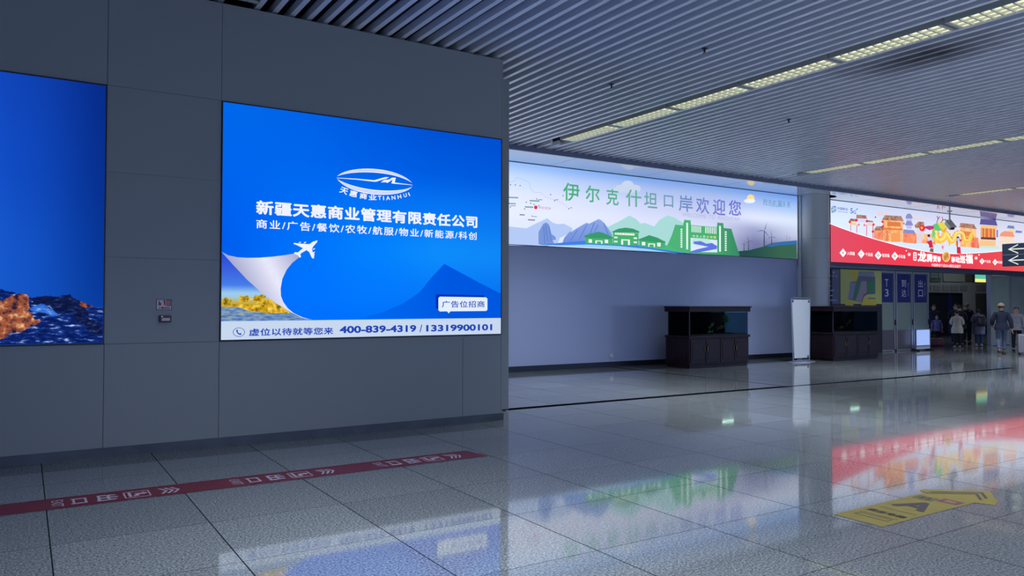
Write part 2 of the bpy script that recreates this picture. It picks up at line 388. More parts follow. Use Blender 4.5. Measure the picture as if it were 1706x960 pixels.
# ---- blue company sign on the left wall
Y = YL - 0.012; YA = Y - 0.002; YT = Y - 0.008
bx = thing('lightbox_sign', 'bright blue backlit sign with white aeroplane, curled page and phone numbers', 'lightbox', (3.94, YL, 1.25))
frame_box('frame', 1.985, 5.892, 1.262, 4.108, Y-0.010, 0.037, bx, M_dark)
ink_panel('light_panel', 1.985, 5.892, 1.262, 4.108, Y, [
    [(0, 98, 222), (0, 92, 218), (0, 84, 210), (0, 76, 200), (0, 74, 198)],
    [(0, 96, 224), (0, 96, 224), (0, 90, 218), (0, 86, 212), (0, 84, 208)],
    [(0, 92, 226), (0, 102, 232), (2, 110, 234), (6, 112, 232), (8, 110, 226)],
    [(0, 88, 226), (0, 108, 238), (2, 122, 240), (12, 132, 238), (14, 128, 234)],
    [(0, 96, 230), (0, 108, 242), (2, 114, 242), (6, 114, 234), (6, 110, 230)],
    [(0, 100, 236), (0, 104, 238), (0, 100, 232), (0, 92, 224), (0, 88, 220)]], bx)
c3 = lambda x, y: (360+0.28756*x, 380+0.2875*y)          # close-up crop -> photo
P3 = lambda pts, Yp: [W_(*c3(*p), Yp) for p in pts]
mt = em((0, 84, 214))
ink_poly('printed_mountain', P3([(830, 524), (960, 490), (1080, 440), (1180, 372), (1250, 285), (1322, 208), (1400, 250), (1520, 315), (1648, 380), (1648, 521)], YA),
         lambda p: mix((0, 98, 226), (0, 82, 212), (p.x-3.9)/1.2), bx, 3)
# lower-left photo print: sky, golden trees, river
skyp = P3([(33, 150), (110, 225), (190, 305), (290, 395), (400, 465), (500, 520), (560, 533), (24, 541)], YA)
zs = [W_(*c3(100, y), YA).z for y in (150, 330, 375, 400, 440, 470, 541)]
def skycol(p):
    z = p.z
    k = [(42, 66, 200), (66, 118, 220), (150, 192, 226), (150, 190, 210), (196, 158, 40), (110, 140, 170), (84, 118, 170)]
    for i in range(6):
        if z >= zs[i+1]: return mix(k[i+1], k[i], (z-zs[i+1])/(zs[i]-zs[i+1]))
    return k[-1]
ink_poly('printed_landscape', skyp, skycol, bx, 5)
gold = film_noise('golden_trees', [(92, 84, 20), (206, 160, 24), (238, 206, 96)], 14, pos=(0.36, 0.5, 0.64))
riv = film_noise('river_print', [(62, 104, 170), (120, 150, 180), (190, 170, 90)], 9, (1, 1, 5), pos=(0.4, 0.55, 0.7))
YA2 = Y-0.003
mb = MB()
mb.poly(P3([(27, 458), (150, 455), (200, 480), (320, 492), (480, 512), (545, 532), (24, 541)], YA2-0.0003), riv)
for cx, cy, rx, ry in ((60, 428, 34, 28), (165, 412, 42, 26), (250, 412, 46, 34), (300, 432, 40, 24), (345, 448, 34, 16)):
    mb.poly(P3([(cx+rx*math.cos(a)*(0.82+0.18*math.sin(5*a+cx)), cy+ry*math.sin(a)*(0.8+0.2*math.cos(4*a+cy))) for a in [2*math.pi*i/22 for i in range(22)]], YA2-0.0006), gold)
mb.poly(P3([(27, 448), (120, 440), (230, 446), (330, 448), (372, 452), (420, 482), (430, 494), (300, 494), (180, 478), (130, 458), (27, 456)], YA2-0.0009), gold)
mb.build('printed_trees', bx)
curl = P3([(32, 138), (70, 158), (120, 169), (180, 173), (250, 172), (330, 166), (400, 157), (450, 149), (482, 160), (478, 172), (440, 203), (408, 243), (384, 295), (374, 350), (376, 395), (390, 430), (416, 466), (452, 495), (500, 517), (560, 534), (500, 521), (440, 492), (350, 438), (260, 372), (180, 300), (100, 215)], YA2-0.0012)
pa, pb = W_(*c3(60, 180), YA), W_(*c3(360, 300), YA)
def curlcol(p):
    c = W_(*c3(150, 330), YA); d = W_(*c3(420, 190), YA)-c; t = (p-c).dot(d)/d.dot(d)
    return mix((150, 154, 190), (222, 222, 240), 1-abs(t-0.62)*1.5)
ink_poly('curled_page', curl, curlcol, bx, 3)
mb = MB()
plane = [(587, 71), (585, 82), (562, 108), (556, 122), (559, 138), (570, 150), (566, 178), (554, 172), (540, 140), (524, 128), (498, 143), (488, 150), (492, 168), (484, 172), (474, 158), (450, 149), (456, 140), (474, 142), (490, 128), (504, 117), (470, 100), (448, 92), (452, 86), (480, 90), (512, 92), (540, 94), (560, 80)]
mb.poly(P3(plane, YA2-0.002), Wh)
for cx, cy in ((485, 84), (515, 84), (566, 122), (566, 142)): mb.poly(P3([(cx+7*math.cos(a)-2*math.sin(a), cy+4*math.sin(a)-2*math.cos(a)) for a in [2*math.pi*i/8 for i in range(8)]], YA2-0.0015), Wh)
mb.build('aeroplane_silhouette', bx)
# white contact strip
mb = MB(); mb.poly([W_(*c3(24, 541), YA2-0.0016), W_(*c3(1650, 521.5), YA2-0.0016), Vector((5.892, YA2-0.0016, 1.262)), Vector((1.985, YA2-0.0016, 1.262))], em((188, 204, 226)))
mb.build('contact_strip', bx)
mb = MB()
wall_text(mb, '虚位以待就等您来', (414.8, 560.2), (555.3, 545.4), YT, Navy, 0.022)
mb.build('lettering', bx); mb = MB()
wall_text(mb, '400-839-4319', (565.6, 555.6), (693.5, 541.6), YT, Navy, 0.05)
mb.build('lettering', bx); mb = MB()
wall_text(mb, '/', (699, 553.5), (703.5, 541), YT, Navy, 0.02)
mb.build('slash', bx); mb = MB()
wall_text(mb, '13319900101', (710, 552.8), (820, 540.0), YT, Navy, 0.05)
mb.build('lettering', bx)
mb = MB(); c = c3(132, 604); n = 40
ring = [W_(c[0]+10*math.cos(2*math.pi*i/n), c[1]+7.6*math.sin(2*math.pi*i/n), YT) for i in range(n)]
rin = [W_(c[0]+9.1*math.cos(2*math.pi*i/n), c[1]+6.8*math.sin(2*math.pi*i/n), YT) for i in range(n)]
mb.add(ring+rin, [(i, (i+1) % n, n+(i+1) % n, n+i) for i in range(n)], Navy)
mb.poly([W_(c[0]+dx, c[1]+dy, YT) for dx, dy in ((-4.4, -3.6), (-2.6, -4.4), (-1.2, -2.0), (-2.2, -0.8), (-0.6, 1.2), (1.2, 2.2), (2.4, 1.2), (4.6, 2.6), (3.6, 4.4), (1.2, 4.4), (-2.0, 2.6), (-4.0, -0.4))], Navy)
mb.build('telephone_emblem', bx)
mb = MB()
wall_text(mb, '新疆天惠商业管理有限责任公司', (426.5, 357.2), (795.3, 360.2), YT, Wh, 0.036)
mb.build('company_lettering', bx)
mb = MB(); wall_text(mb, '商业/广告/餐饮/农牧/航服/物业/新能源/科创', (426.8, 380.6), (794.0, 387.0), YT, Wh, 0.016); mb.build('services_lettering', bx)
# lens-shaped emblem
c8 = lambda x, y: (550+0.08793*x, 270+0.08793*y)
P8 = lambda pts: [W_(*c8(*p), YT) for p in pts]
mb = MB()
def bez(p, n=18):
    out = []
    for i in range(n+1):
        t = i/n; a = (1-t)**3; b = 3*t*(1-t)**2; c_ = 3*t*t*(1-t); d = t**3
        out.append((a*p[0][0]+b*p[1][0]+c_*p[2][0]+d*p[3][0], a*p[0][1]+b*p[1][1]+c_*p[2][1]+d*p[3][1]))
    return out
def band(o, i, lines):                    # crescent made of stacked stripes
    O = bez(o); I = bez(i)
    for a, b in lines:
        ring = [(p[0]+(q[0]-p[0])*a, p[1]+(q[1]-p[1])*a) for p, q in zip(O, I)]; rin = [(p[0]+(q[0]-p[0])*b, p[1]+(q[1]-p[1])*b) for p, q in zip(O, I)]
        n = len(ring); mb.add([*P8(ring), *P8(rin)], [(k, k+1, n+k+1, n+k) for k in range(n-1)], Wh)
st = [(0, 0.3), (0.38, 0.6), (0.68, 1.0)]
band([(128, 272), (330, 60), (1250, 60), (1558, 398)], [(128, 272), (420, 150), (1200, 160), (1558, 398)], st)
band([(128, 318), (420, 700), (1400, 690), (1558, 462)], [(128, 318), (560, 580), (1380, 590), (1558, 462)], st)
mb.poly(P8([(128, 298), (500, 316), (835, 345), (1040, 287), (1118, 287), (1020, 345), (1120, 330), (1170, 298), (1245, 296), (1225, 388), (1400, 412), (1560, 434), (1560, 440), (1400, 426), (1210, 412), (1160, 404), (1185, 330), (1085, 398), (1060, 384), (960, 386), (1060, 312), (880, 372), (830, 374), (500, 334), (128, 306)]), Wh)
mb.build('lens_emblem', bx)
mb = MB()
for ch, cx, cy, w, h, r in (('天', 262, 545, 160, 120, 20), ('惠', 442, 602, 150, 118, 14), ('商', 630, 645, 140, 112, 7), ('业', 806, 668, 150, 105, 0), ('T', 938, 680, 66, 78, -2), ('I', 1012, 684, 20, 76, -3), ('A', 1096, 684, 76, 76, -5), ('N', 1200, 676, 72, 76, -8), ('H', 1312, 658, 72, 76, -12), ('U', 1422, 630, 62, 72, -18), ('I', 1496, 612, 20, 70, -24)):
    ra = math.radians(r)
    def fn(u, v, cx=cx, cy=cy, w=w, h=h, ra=ra):
        x = (u-0.5)*w; y = (0.5-v)*h
        return W_(*c8(cx+x*math.cos(ra)-y*math.sin(ra), cy+x*math.sin(ra)+y*math.cos(ra)), YT)
    mb = MB(); put_text(mb, ch, fn, Wh, 0.03); mb.build('emblem_character', bx)
mb = MB()
mb.poly(P3([(1276, 384), (1550, 390), (1556, 400), (1290, 470), (1274, 466), (1272, 390)], YA2), em((0, 46, 170)))
mb.poly(P3([(1296, 398), (1564, 402), (1572, 410), (1572, 474), (1564, 481), (1358, 483), (1348, 495), (1338, 483), (1296, 484), (1288, 476), (1288, 406)], YA2-0.001), em((214, 226, 244)))
wall_text(mb, '广告位招商', c3(1308, 461), c3(1556, 423), YT, Navy, 0.014)
mb.build('speech_bubble', bx)

# ---- mountain sign at the left edge
bx = thing('lightbox_sign', 'dark blue backlit sign showing snowy rocks under a blue sky', 'lightbox', (-1.2, YL, 1.25))
frame_box('frame', -3.165, 0.742, 1.262, 4.108, Y-0.010, 0.037, bx, M_dark)
ink_panel('light_panel', -3.165, 0.742, 1.262, 4.108, Y, [
    [(14, 74, 200), (20, 80, 212), (26, 84, 208), (22, 80, 200), (14, 62, 170), (6, 40, 128)],
    [(18, 84, 212), (24, 92, 222), (30, 98, 222), (26, 90, 212), (14, 68, 180), (6, 44, 134)],
    [(22, 92, 222), (28, 102, 228), (34, 106, 224), (30, 100, 216), (18, 78, 188), (6, 50, 142)],
    [(28, 104, 222), (32, 110, 226), (36, 112, 220), (30, 102, 206), (18, 82, 184), (10, 60, 152)]], bx)
cA = lambda x, y: (x/6.0, 440+y/6.0)
PA = lambda pts, Yp: [Vector((max(-3.16, min(0.740, p.x)), Yp, max(1.264, p.z))) for p in (W_(*cA(*q_), Yp) for q_ in pts)]   # kept inside the frame
def rough(pts, amp, it=4, seed=3):       # jagged outline
    r = random.Random(seed)
    for _ in range(it):
        out = []
        for (a, b), (c, d) in zip(pts, pts[1:]+pts[:1]):
            L = math.hypot(c-a, d-b); o_ = (r.random()-0.5)*L*amp if b < 800 and d < 800 and L > 6 else 0
            out += [(a, b), ((a+c)/2-(d-b)/max(L, 1)*o_, (b+d)/2+(c-a)/max(L, 1)*o_)]
        pts = out
    return pts
snow = film_noise('snowy_slope_print', [(8, 20, 66), (12, 34, 104), (26, 62, 142), (176, 194, 220)], 9.0, (1.0, 1, 3.6), pos=(0.36, 0.50, 0.57, 0.66), detail=10, rot=0.45)
darkrock = film_noise('dark_rock_print', [(8, 16, 52), (16, 28, 74), (66, 80, 124)], 16, (1, 1, 2.4), pos=(0.38, 0.55, 0.74), detail=9)
orange = film_noise('sunlit_rock_print', [(34, 26, 54), (110, 58, 48), (166, 92, 62), (232, 190, 140)], 12, pos=(0.40, 0.46, 0.56, 0.68), detail=11)
ice = film_noise('ice_print', [(34, 90, 190), (60, 120, 210), (190, 210, 230)], 8, (1, 1, 2.5), pos=(0.45, 0.58, 0.68))
mb = MB()
mb.poly(PA(rough([(-1200, 160), (-700, 120), (-300, 200), (-60, 230), (40, 262), (130, 278), (180, 330), (320, 340), (430, 325), (580, 328), (680, 305), (740, 345), (800, 372), (930, 430), (1050, 436), (1041, 805), (0, 828), (-1200, 850)], 0.32), Y-0.0015), snow)
mb.poly(PA(rough([(320, 345), (430, 322), (560, 325), (600, 330), (690, 302), (750, 345), (805, 395), (790, 440), (720, 485), (600, 482), (520, 440), (440, 405), (330, 400)], 0.32), Y-0.002), darkrock)
mb.poly(PA(rough([(760, 440), (850, 430), (890, 490), (880, 545), (940, 560), (1040, 600), (1041, 700), (900, 690), (760, 560), (730, 500)], 0.32), Y-0.002), darkrock)
mb.poly(PA(rough([(330, 425), (430, 400), (520, 450), (575, 500), (550, 525), (430, 490), (300, 455)], 0.32), Y-0.0025), ice)
mb.poly(PA(rough([(800, 380), (860, 395), (930, 425), (900, 440), (830, 432), (800, 425)], 0.32), Y-0.0022), orange)
mb.poly(PA(rough([(-900, 300), (-400, 260), (-120, 330), (20, 370), (80, 330), (150, 303), (240, 300), (290, 330), (305, 440), (250, 470), (330, 500), (350, 560), (400, 550), (408, 575), (360, 605), (250, 660), (140, 692), (90, 690), (70, 735), (0, 757), (-400, 790), (-900, 800)], 0.32), Y-0.003), orange)
mb.build('printed_mountains', bx)

# ---- long welcome banner
Y = YB - 0.06; 
bx = thing('lightbox_banner', 'long pale backlit welcome banner with green gate and purple-green lettering', 'lightbox', (14, YB, 3.16))
BX0, BX1, BZ0, BZ1 = 6.60, 21.20, 3.175, 5.225
frame_box('frame', BX0, BX1, BZ0, BZ1, Y-0.004, 0.062, bx, M_dark, 0.014)
a_, b_, c_, d_ = (120, 164, 230), (212, 224, 248), (206, 214, 244), (228, 234, 250)
ink_panel('light_panel', BX0, BX1, BZ0, BZ1, Y, [
    [(160, 192, 240), (150, 186, 240), (138, 178, 238), (124, 166, 230), (118, 158, 224), (120, 158, 222), (112, 154, 224), (104, 148, 220)],
    [(214, 226, 250), (206, 222, 250), (190, 210, 246), (182, 198, 236), (172, 188, 230), (170, 186, 228), (170, 190, 234), (160, 190, 238)],
    [(226, 232, 252), (222, 230, 252), (214, 222, 248), (206, 214, 244), (196, 204, 236), (188, 196, 230), (214, 222, 246), (210, 222, 246)],
    [(228, 234, 252), (224, 232, 252), (220, 226, 250), (216, 222, 248), (210, 216, 242), (206, 212, 238), (150, 156, 196), (190, 198, 224)],
    [(224, 232, 252), (218, 228, 252), (214, 222, 248), (212, 220, 246), (206, 216, 240), (200, 208, 234), (110, 116, 158), (140, 146, 186)],
    [(210, 222, 248), (206, 220, 250), (210, 222, 248), (210, 222, 244), (200, 214, 238), (196, 206, 232), (94, 102, 140), (104, 114, 150)]], bx, 96, 24)
c6 = lambda x, y: (830+0.3125*x, 240+0.3125*y)
P6 = lambda pts, k=0.0: [W_(*c6(*p), Y-0.001-k) for p in pts]
def flat6(mb, pts, m, k): mb.poly(P6(pts, k), m)
mb = MB()
flat6(mb, [(57, 440), (150, 450), (200, 425), (262, 396), (290, 420), (320, 428), (350, 425), (395, 448), (395, 470), (330, 500), (310, 545), (57, 540)], em((172, 192, 234)), 0)
flat6(mb, [(585, 442), (640, 415), (700, 381), (735, 400), (760, 425), (780, 420), (832, 440), (860, 405), (902, 380), (940, 392), (985, 420), (1000, 440), (960, 470), (900, 545), (585, 545)], em((160, 208, 206)), 0.0004)
ink_poly('printed_mountains', P6([(342, 528), (352, 500), (382, 466), (390, 470), (410, 455), (470, 420), (485, 425), (535, 400), (552, 408), (580, 440), (607, 482), (600, 530)], 0.0008), lambda p: mix((110, 136, 208), (140, 170, 222), (p.z-3.3)/0.9), bx, 3)
flat6(mb, [(215, 532), (215, 470), (240, 425), (258, 418), (272, 432), (284, 480), (305, 495), (308, 512), (290, 512), (300, 535), (260, 545), (230, 540)], em((112, 142, 206)), 0.0008)
for (p, q) in (((250, 430), (262, 520)), ((240, 440), (246, 530)), ((268, 440), (280, 520)), ((560, 420), (590, 500)), ((420, 460), (380, 520)), ((470, 430), (430, 510)), ((510, 420), (480, 500)), ((530, 430), (510, 470))):
    flat6(mb, [p, (p[0]+5, p[1]), (q[0]+5, q[1]), q], em((92, 120, 196)), 0.0012)
# river ribbons
flat6(mb, [(215, 533), (300, 530), (450, 516), (600, 528), (760, 540), (1000, 560), (1140, 590), (1000, 585), (800, 573), (560, 552), (330, 541)], em((62, 122, 216)), 0.0012)
flat6(mb, [(180, 537), (330, 540), (480, 536), (640, 544), (800, 560), (960, 585), (860, 577), (640, 562), (430, 549), (260, 541)], em((150, 200, 238)), 0.0014)
G1, G2 = em((70, 168, 108)), em((54, 146, 104))
def blk(x0, x1, y0, y1, m, k, sl=0.04): flat6(mb, [(x0, y0), (x1, y0+(x1-x0)*sl), (x1, y1+(x1-x0)*0.05), (x0, y1)], m, k)
# gatehouse buildings
flat6(mb, [(455, 490), (490, 478), (535, 468), (560, 474), (620, 500), (600, 506), (465, 500)], G2, 0.0018); blk(465, 610, 498, 530, G1, 0.0016)
flat6(mb, [(606, 468), (640, 452), (680, 446), (720, 452), (752, 466), (752, 474), (606, 470)], G2, 0.002); blk(612, 748, 470, 536, G1, 0.0018)
flat6(mb, [(745, 510), (790, 492), (805, 486), (850, 500), (892, 522), (890, 528), (745, 514)], G2, 0.0018); blk(752, 890, 512, 546, G1, 0.0016)
cream = em((226, 240, 236))
for x0, x1, y0, y1 in ((482, 500, 508, 526), (568, 586, 510, 528), (518, 556, 514, 530), (622, 726, 473, 483), (618, 636, 494, 502), (722, 740, 498, 506), (618, 636, 516, 524), (722, 740, 520, 528), (656, 702, 508, 537), (766, 784, 522, 540), (848, 866, 526, 546), (800, 836, 530, 548)): blk(x0, x1, y0, y1, cream, 0.0024)
for x0, x1, y0, y1 in ((526, 548, 519, 532), (666, 692, 514, 539), (806, 829, 535, 549)): blk(x0, x1, y0, y1, G1, 0.0028)
for i in range(7): blk(628+i*14, 636+i*14, 476+i*0.5, 480+i*0.5, em((214, 168, 70)), 0.0030)
# ground and hill on the right
flat6(mb, [(760, 545), (900, 540), (980, 560), (1020, 580), (1280, 592), (1285, 600), (1050, 588)], em((70, 178, 120)), 0.0014)
ink_poly('printed_hills', P6([(1280, 572), (1340, 566), (1410, 548), (1460, 528), (1520, 520), (1590, 515), (1593, 612), (1280, 598)], 0.0012), lambda p: mix((34, 72, 70), (54, 96, 76), (p.x-18.9)/1.5), bx, 3)
flat6(mb, [(1430, 545), (1470, 528), (1530, 520), (1592, 514), (1593, 536), (1500, 540), (1460, 548)], em((52, 104, 160)), 0.0018)
# border gate
ink_poly('printed_gate', P6([(902, 540), (925, 488), (944, 430), (985, 434), (992, 404), (1026, 407), (1028, 432), (1166, 444), (1168, 419), (1200, 422), (1202, 448), (1243, 452), (1262, 515), (1288, 596), (1040, 588), (960, 570)], 0.0016), lambda p: mix((74, 170, 114), (52, 128, 94), (p.x-16.9)/1.6), bx, 3)
GL = em((222, 238, 236))
flat6(mb, [(1026, 500), (1168, 512), (1168, 578), (1026, 575)], em((206, 222, 240)), 0.0024)
flat6(mb, [(1040, 500), (1120, 506), (1140, 530), (1060, 545), (1030, 530)], em((180, 218, 216)), 0.0026)
flat6(mb, [(1042, 520), (1080, 518), (1110, 532), (1140, 528), (1168, 545), (1165, 560), (1100, 572), (1060, 580), (1010, 578), (1060, 562), (1120, 548), (1042, 532)], em((92, 112, 214)), 0.0028)
for i in range(15):
    if 6 <= i <= 7: continue
    x = 1031+i*9.1; flat6(mb, [(x, 435+(i*0.75)), (x+4.6, 435.5+(i*0.75)), (x+4.6, 470+i*0.7), (x, 470+i*0.7)], GL, 0.0026)
flat6(mb, [(1027, 470), (1168, 482), (1168, 510), (1027, 500)], G1, 0.0022)
for x, y0, y1 in ((1003, 420, 562), (1178, 436, 574)): flat6(mb, [(x, y0), (x+9, y0+1), (x+9, y1), (x, y1)], GL, 0.0026)
for x, y0, y1 in ((972, 452, 556), (1208, 466, 574)):
    for k in range(9): y = y0+(y1-y0)*k/9; flat6(mb, [(x, y), (x+10, y+0.5), (x+10, y+8), (x, y+7.5)], GL, 0.0026)
# sun and clouds
def disc6(cx, cy, rx, ry, m, k, n=28): flat6(mb, [(cx+rx*math.cos(2*math.pi*i/n), cy+ry*math.sin(2*math.pi*i/n)) for i in range(n)], m, k)
disc6(1346, 290, 21, 21, em((236, 206, 150)), 0.0004); disc6(1346, 290, 14, 14, em((242, 214, 120)), 0.0006)
disc6(1340, 304, 30, 12, em((220, 228, 246)), 0.0008); disc6(1352, 302, 16, 10, em((226, 232, 248)), 0.001)
cl = em((190, 204, 226))
for cx, cy, rx, ry in ((690, 222, 34, 27), (650, 236, 26, 18), (730, 238, 30, 20), (690, 245, 70, 16), (630, 246, 30, 12)): disc6(cx, cy, rx, ry, cl, 0.0003)
mb.build('printed_picture', bx)
# wind turbines
mb = MB(); tb = em((62, 78, 112)); tb2 = em((120, 132, 168))
c7 = lambda x, y: (1100+0.1458*x, 300+0.1458*y)
def turb(hx, hy, by, w, blades, m):
    mb = MB()
    mb.poly([W_(*c7(*p), Y-0.003) for p in ((hx-w*0.5, hy), (hx+w*0.5, hy), (hx+w, by), (hx-w, by))], m)
    for tx, ty in blades:
        d = math.hypot(tx-hx, ty-hy); nx, ny = -(ty-hy)/d, (tx-hx)/d; k = w*0.7
        mb.poly([W_(*c7(*p), Y-0.0034) for p in ((hx-nx*k*0.5, hy-ny*k*0.5), (hx+(tx-hx)*0.25+nx*k, hy+(ty-hy)*0.25+ny*k), (tx, ty), (hx+(tx-hx)*0.25-nx*k*0.4, hy+(ty-hy)*0.25-ny*k*0.4))], m)
    mb.build('printed_turbine', bx)
turb(1188, 578, 756, 8, ((1220, 480), (1088, 586), (1252, 660)), tb); turb(1272, 645, 735, 6, ((1262, 562), (1340, 668), (1216, 684)), tb)
turb(1010, 695, 806, 6, ((990, 634), (1070, 704), (974, 736)), tb); turb(957, 732, 808, 5, ((960, 682), (918, 738), (992, 754)), tb)
turb(1446, 642, 695, 3, ((1450, 604), (1412, 640), (1470, 662)), tb2); turb(1476, 655, 695, 3, ((1478, 622), (1494, 664), (1460, 668)), tb2)
# map with dotted outline
mb = MB(); ln = em((120, 128, 160)); dt = em((84, 92, 122)); gn = em((70, 130, 120)); rd = em((206, 52, 92))
cm = lambda x, y: (840+0.15625*x, 270+0.15625*y)
def dotline(pts, step, w, m):
    for (a, b), (c, d) in zip(pts[:-1], pts[1:]):
        L = math.hypot(c-a, d-b); n = max(1, int(L/step))
        for i in range(n):
            t = (i+0.2)/n; t2 = (i+0.75)/n; ux, uy = (c-a)/L, (d-b)/L
            p = (a+(c-a)*t, b+(d-b)*t); q = (a+(c-a)*t2, b+(d-b)*t2)
            mb.poly([W_(*cm(*z), Y-0.0015) for z in ((p[0]-uy*w, p[1]+ux*w), (q[0]-uy*w, q[1]+ux*w), (q[0]+uy*w, q[1]-ux*w), (p[0]+uy*w, p[1]-ux*w))], m)
dotline([(50, 218), (105, 205), (125, 165), (200, 185), (270, 220), (285, 290), (320, 322), (390, 326), (440, 370), (535, 405), (620, 440), (690, 498)], 9, 1.6, ln)
dotline([(105, 292), (280, 270)], 12, 0.9, em((180, 190, 216))); dotline([(110, 310), (170, 345), (235, 400)], 12, 0.9, em((180, 190, 216)))
dotline([(50, 600), (160, 640), (240, 610), (330, 530), (430, 520), (520, 490), (600, 445)], 10, 1.0, em((186, 194, 220)))
dotline([(60, 500), (140, 548), (230, 500), (235, 550), (290, 560), (300, 580)], 10, 1.0, em((186, 194, 220)))
dotline([(300, 395), (380, 345), (450, 380)], 10, 1.0, em((186, 194, 220)))
def dot(x, y, r, m): mb.poly([W_(*cm(x+r*math.cos(a), y+r*1.1*math.sin(a)), Y-0.002) for a in [2*math.pi*i/14 for i in range(14)]], m)
for x, y in ((68, 242), (118, 245), (170, 252), (495, 348), (628, 360), (538, 412), (690, 499), (348, 395), (236, 430), (282, 440), (318, 452), (370, 466), (218, 500), (66, 480), (300, 578)): dot(x, y, 6, dt)
dot(337, 484, 19, rd)
def dashes(x, y, n, w, h, m, sl=0.06):
    for i in range(n): mb.poly([W_(*cm(*z), Y-0.002) for z in ((x+i*w*1.25, y+sl*i*w), (x+i*w*1.25+w, y+sl*i*w), (x+i*w*1.25+w, y+h+sl*i*w), (x+i*w*1.25, y+h+sl*i*w))], m)
dashes(46, 370, 7, 12, 14, gn); dashes(50, 436, 5, 12, 13, gn); dashes(272, 405, 7, 12, 14, gn); dashes(222, 472, 6, 12, 14, gn); dashes(165, 556, 4, 11, 13, dt); dashes(255, 610, 5, 12, 13, dt)
dashes(366, 398, 4, 8, 8, dt); dashes(545, 398, 4, 7, 7, dt); dashes(705, 484, 2, 8, 8, dt); dashes(310, 578, 4, 8, 7, dt); dashes(66, 462, 6, 8, 7, dt)
wall_text(mb, '伊尔克什坦口岸', cm(366, 500), cm(496, 482), Y-0.002, rd, 0.0)
mb.build('printed_map', bx)
mb = MB()
tits = '伊尔克什坦口岸欢迎您'
cen = [(390, 257, 88, 88), (503, 267, 76, 82), (609, 283, 66, 80), (722, 290, 82, 82), (813, 300, 70, 76), (908, 306, 50, 58), (1000, 318, 74, 80), (1090, 328, 70, 80), (1178, 337, 66, 80), (1262, 341, 66, 74)]
gc = [(56, 160, 104), (62, 160, 112), (70, 160, 120), (84, 158, 132), (92, 150, 150), (94, 138, 168), (98, 126, 182), (98, 114, 190), (96, 104, 194), (96, 98, 196)]
for ch, (cx, cy, w, h), col in zip(tits, cen, gc):
    mb = MB(); wall_text(mb, ch, c6(cx-w/2, cy+h/2), c6(cx+w/2, cy-h/2), Y-0.004, em(mix(col, (200, 210, 230), 0.10)), 0.013); mb.build('title_character', bx)
wa_, wb_ = W_(1136.5, 360.6, Y), W_(1232.0, 362.7, Y)
for wd, u0, u1 in (('WELCOME', 0, 0.405), ('TO', 0.452, 0.560), ('IRKESHTAM', 0.607, 1)):
    mb = MB(); box_text(mb, wd, wa_.x+(wb_.x-wa_.x)*u0, wa_.x+(wb_.x-wa_.x)*u1, wa_.z, wb_.z, Y-0.004, em((172, 174, 206))); mb.build('english_word', bx)
mb = MB()
for ch, cx, cy, w in (('抢', 1424, 308, 26), ('先', 1450, 314, 22), ('机', 1474, 318, 24), ('赢', 1502, 318, 26), ('未', 1524, 320, 18), ('来', 1548, 322, 20)): wall_text(mb, ch, c6(cx-w/2, cy+17), c6(cx+w/2, cy-17), Y-0.004, em((104, 152, 190)), 0.01)
mb.build('slogan_lettering', bx)
mb = MB()
for ch, x in zip('中华人民共和国', [1036+18.6*i for i in range(7)]): wall_text(mb, ch, c6(x, 497+(x-1036)*0.06), c6(x+13, 485+(x-1036)*0.06), Y-0.0045, em((216, 214, 150) if x > 1110 else (206, 226, 214)), 0.02)
mb.build('gate_lettering', bx)

# ---- red festival banner over the doors
bx = thing('lightbox_banner', 'red and white backlit festival banner with dragon and old pavilions over the doors', 'lightbox', (30, YB, 3.14))
RX0, RX1 = 22.93, 39.6; RZ0, RZ1 = 3.135, 5.225
frame_box('frame', RX0, RX1, RZ0, RZ1, Y-0.004, 0.062, bx, M_dark, 0.014)
ink_panel('light_panel', RX0, RX1, RZ0, RZ1, Y, [
    [(196, 212, 240), (196, 206, 234), (196, 200, 226), (200, 204, 228), (204, 210, 230)],
    [(212, 228, 250), (214, 222, 244), (220, 216, 226), (220, 218, 232), (214, 222, 236)],
    [(218, 230, 250), (214, 222, 244), (226, 214, 214), (228, 214, 210), (220, 224, 232)],
    [(222, 232, 250), (210, 224, 248), (204, 222, 250), (206, 222, 248), (220, 228, 240)]], bx, 60, 20)
mb = MB()
c5 = lambda x, y: (1370+0.13017*x, 325+0.13021*y)       # left half close-up
cB = lambda x, y: (1530+0.125*x, 340+0.125*y)           # right half close-up
def F5(pts, m, k): mb.poly([W_(*c5(*p), Y-0.001-k) for p in pts], m)
def FB(pts, m, k): mb.poly([W_(*cB(*p), Y-0.001-k) for p in pts], m)
red = (224, 66, 88); RED = em(red)
# watercolour pavilions
roof = film_noise('print_roof_brown', [(140, 98, 84), (186, 140, 122)], 6, pos=(0.4, 0.6)); roofb = em((112, 112, 178)); wl = film_noise('print_wall_orange', [(228, 140, 96), (250, 196, 130)], 2.5, pos=(0.4, 0.6)); wl2 = film_noise('print_wall_red', [(226, 104, 80), (246, 160, 120)], 2.5, pos=(0.4, 0.6))
lan = em((222, 50, 70)); pink = em((226, 120, 140)); lil = em((184, 186, 226)); lilr = em((134, 138, 190)); gold2 = em((240, 196, 90)); gold3 = em((214, 150, 40)); pale = em((214, 206, 222))
F5([(690, 210), (840, 200), (860, 260), (700, 270)], pale, 0); F5([(1140, 250), (1280, 260), (1300, 320), (1160, 320)], pale, 0)
for x0, x1 in ((358, 368), (436, 447), (562, 573), (642, 655)): F5([(x0, 380), (x1, 382), (x1, 570), (x0, 560)], pink, 0.0002)
F5([(440, 250), (560, 262), (574, 305), (432, 296)], roof, 0.0006); F5([(360, 300), (430, 308), (430, 340), (345, 332)], roof, 0.0006); F5([(575, 322), (645, 330), (655, 352), (575, 346)], roof, 0.0006)
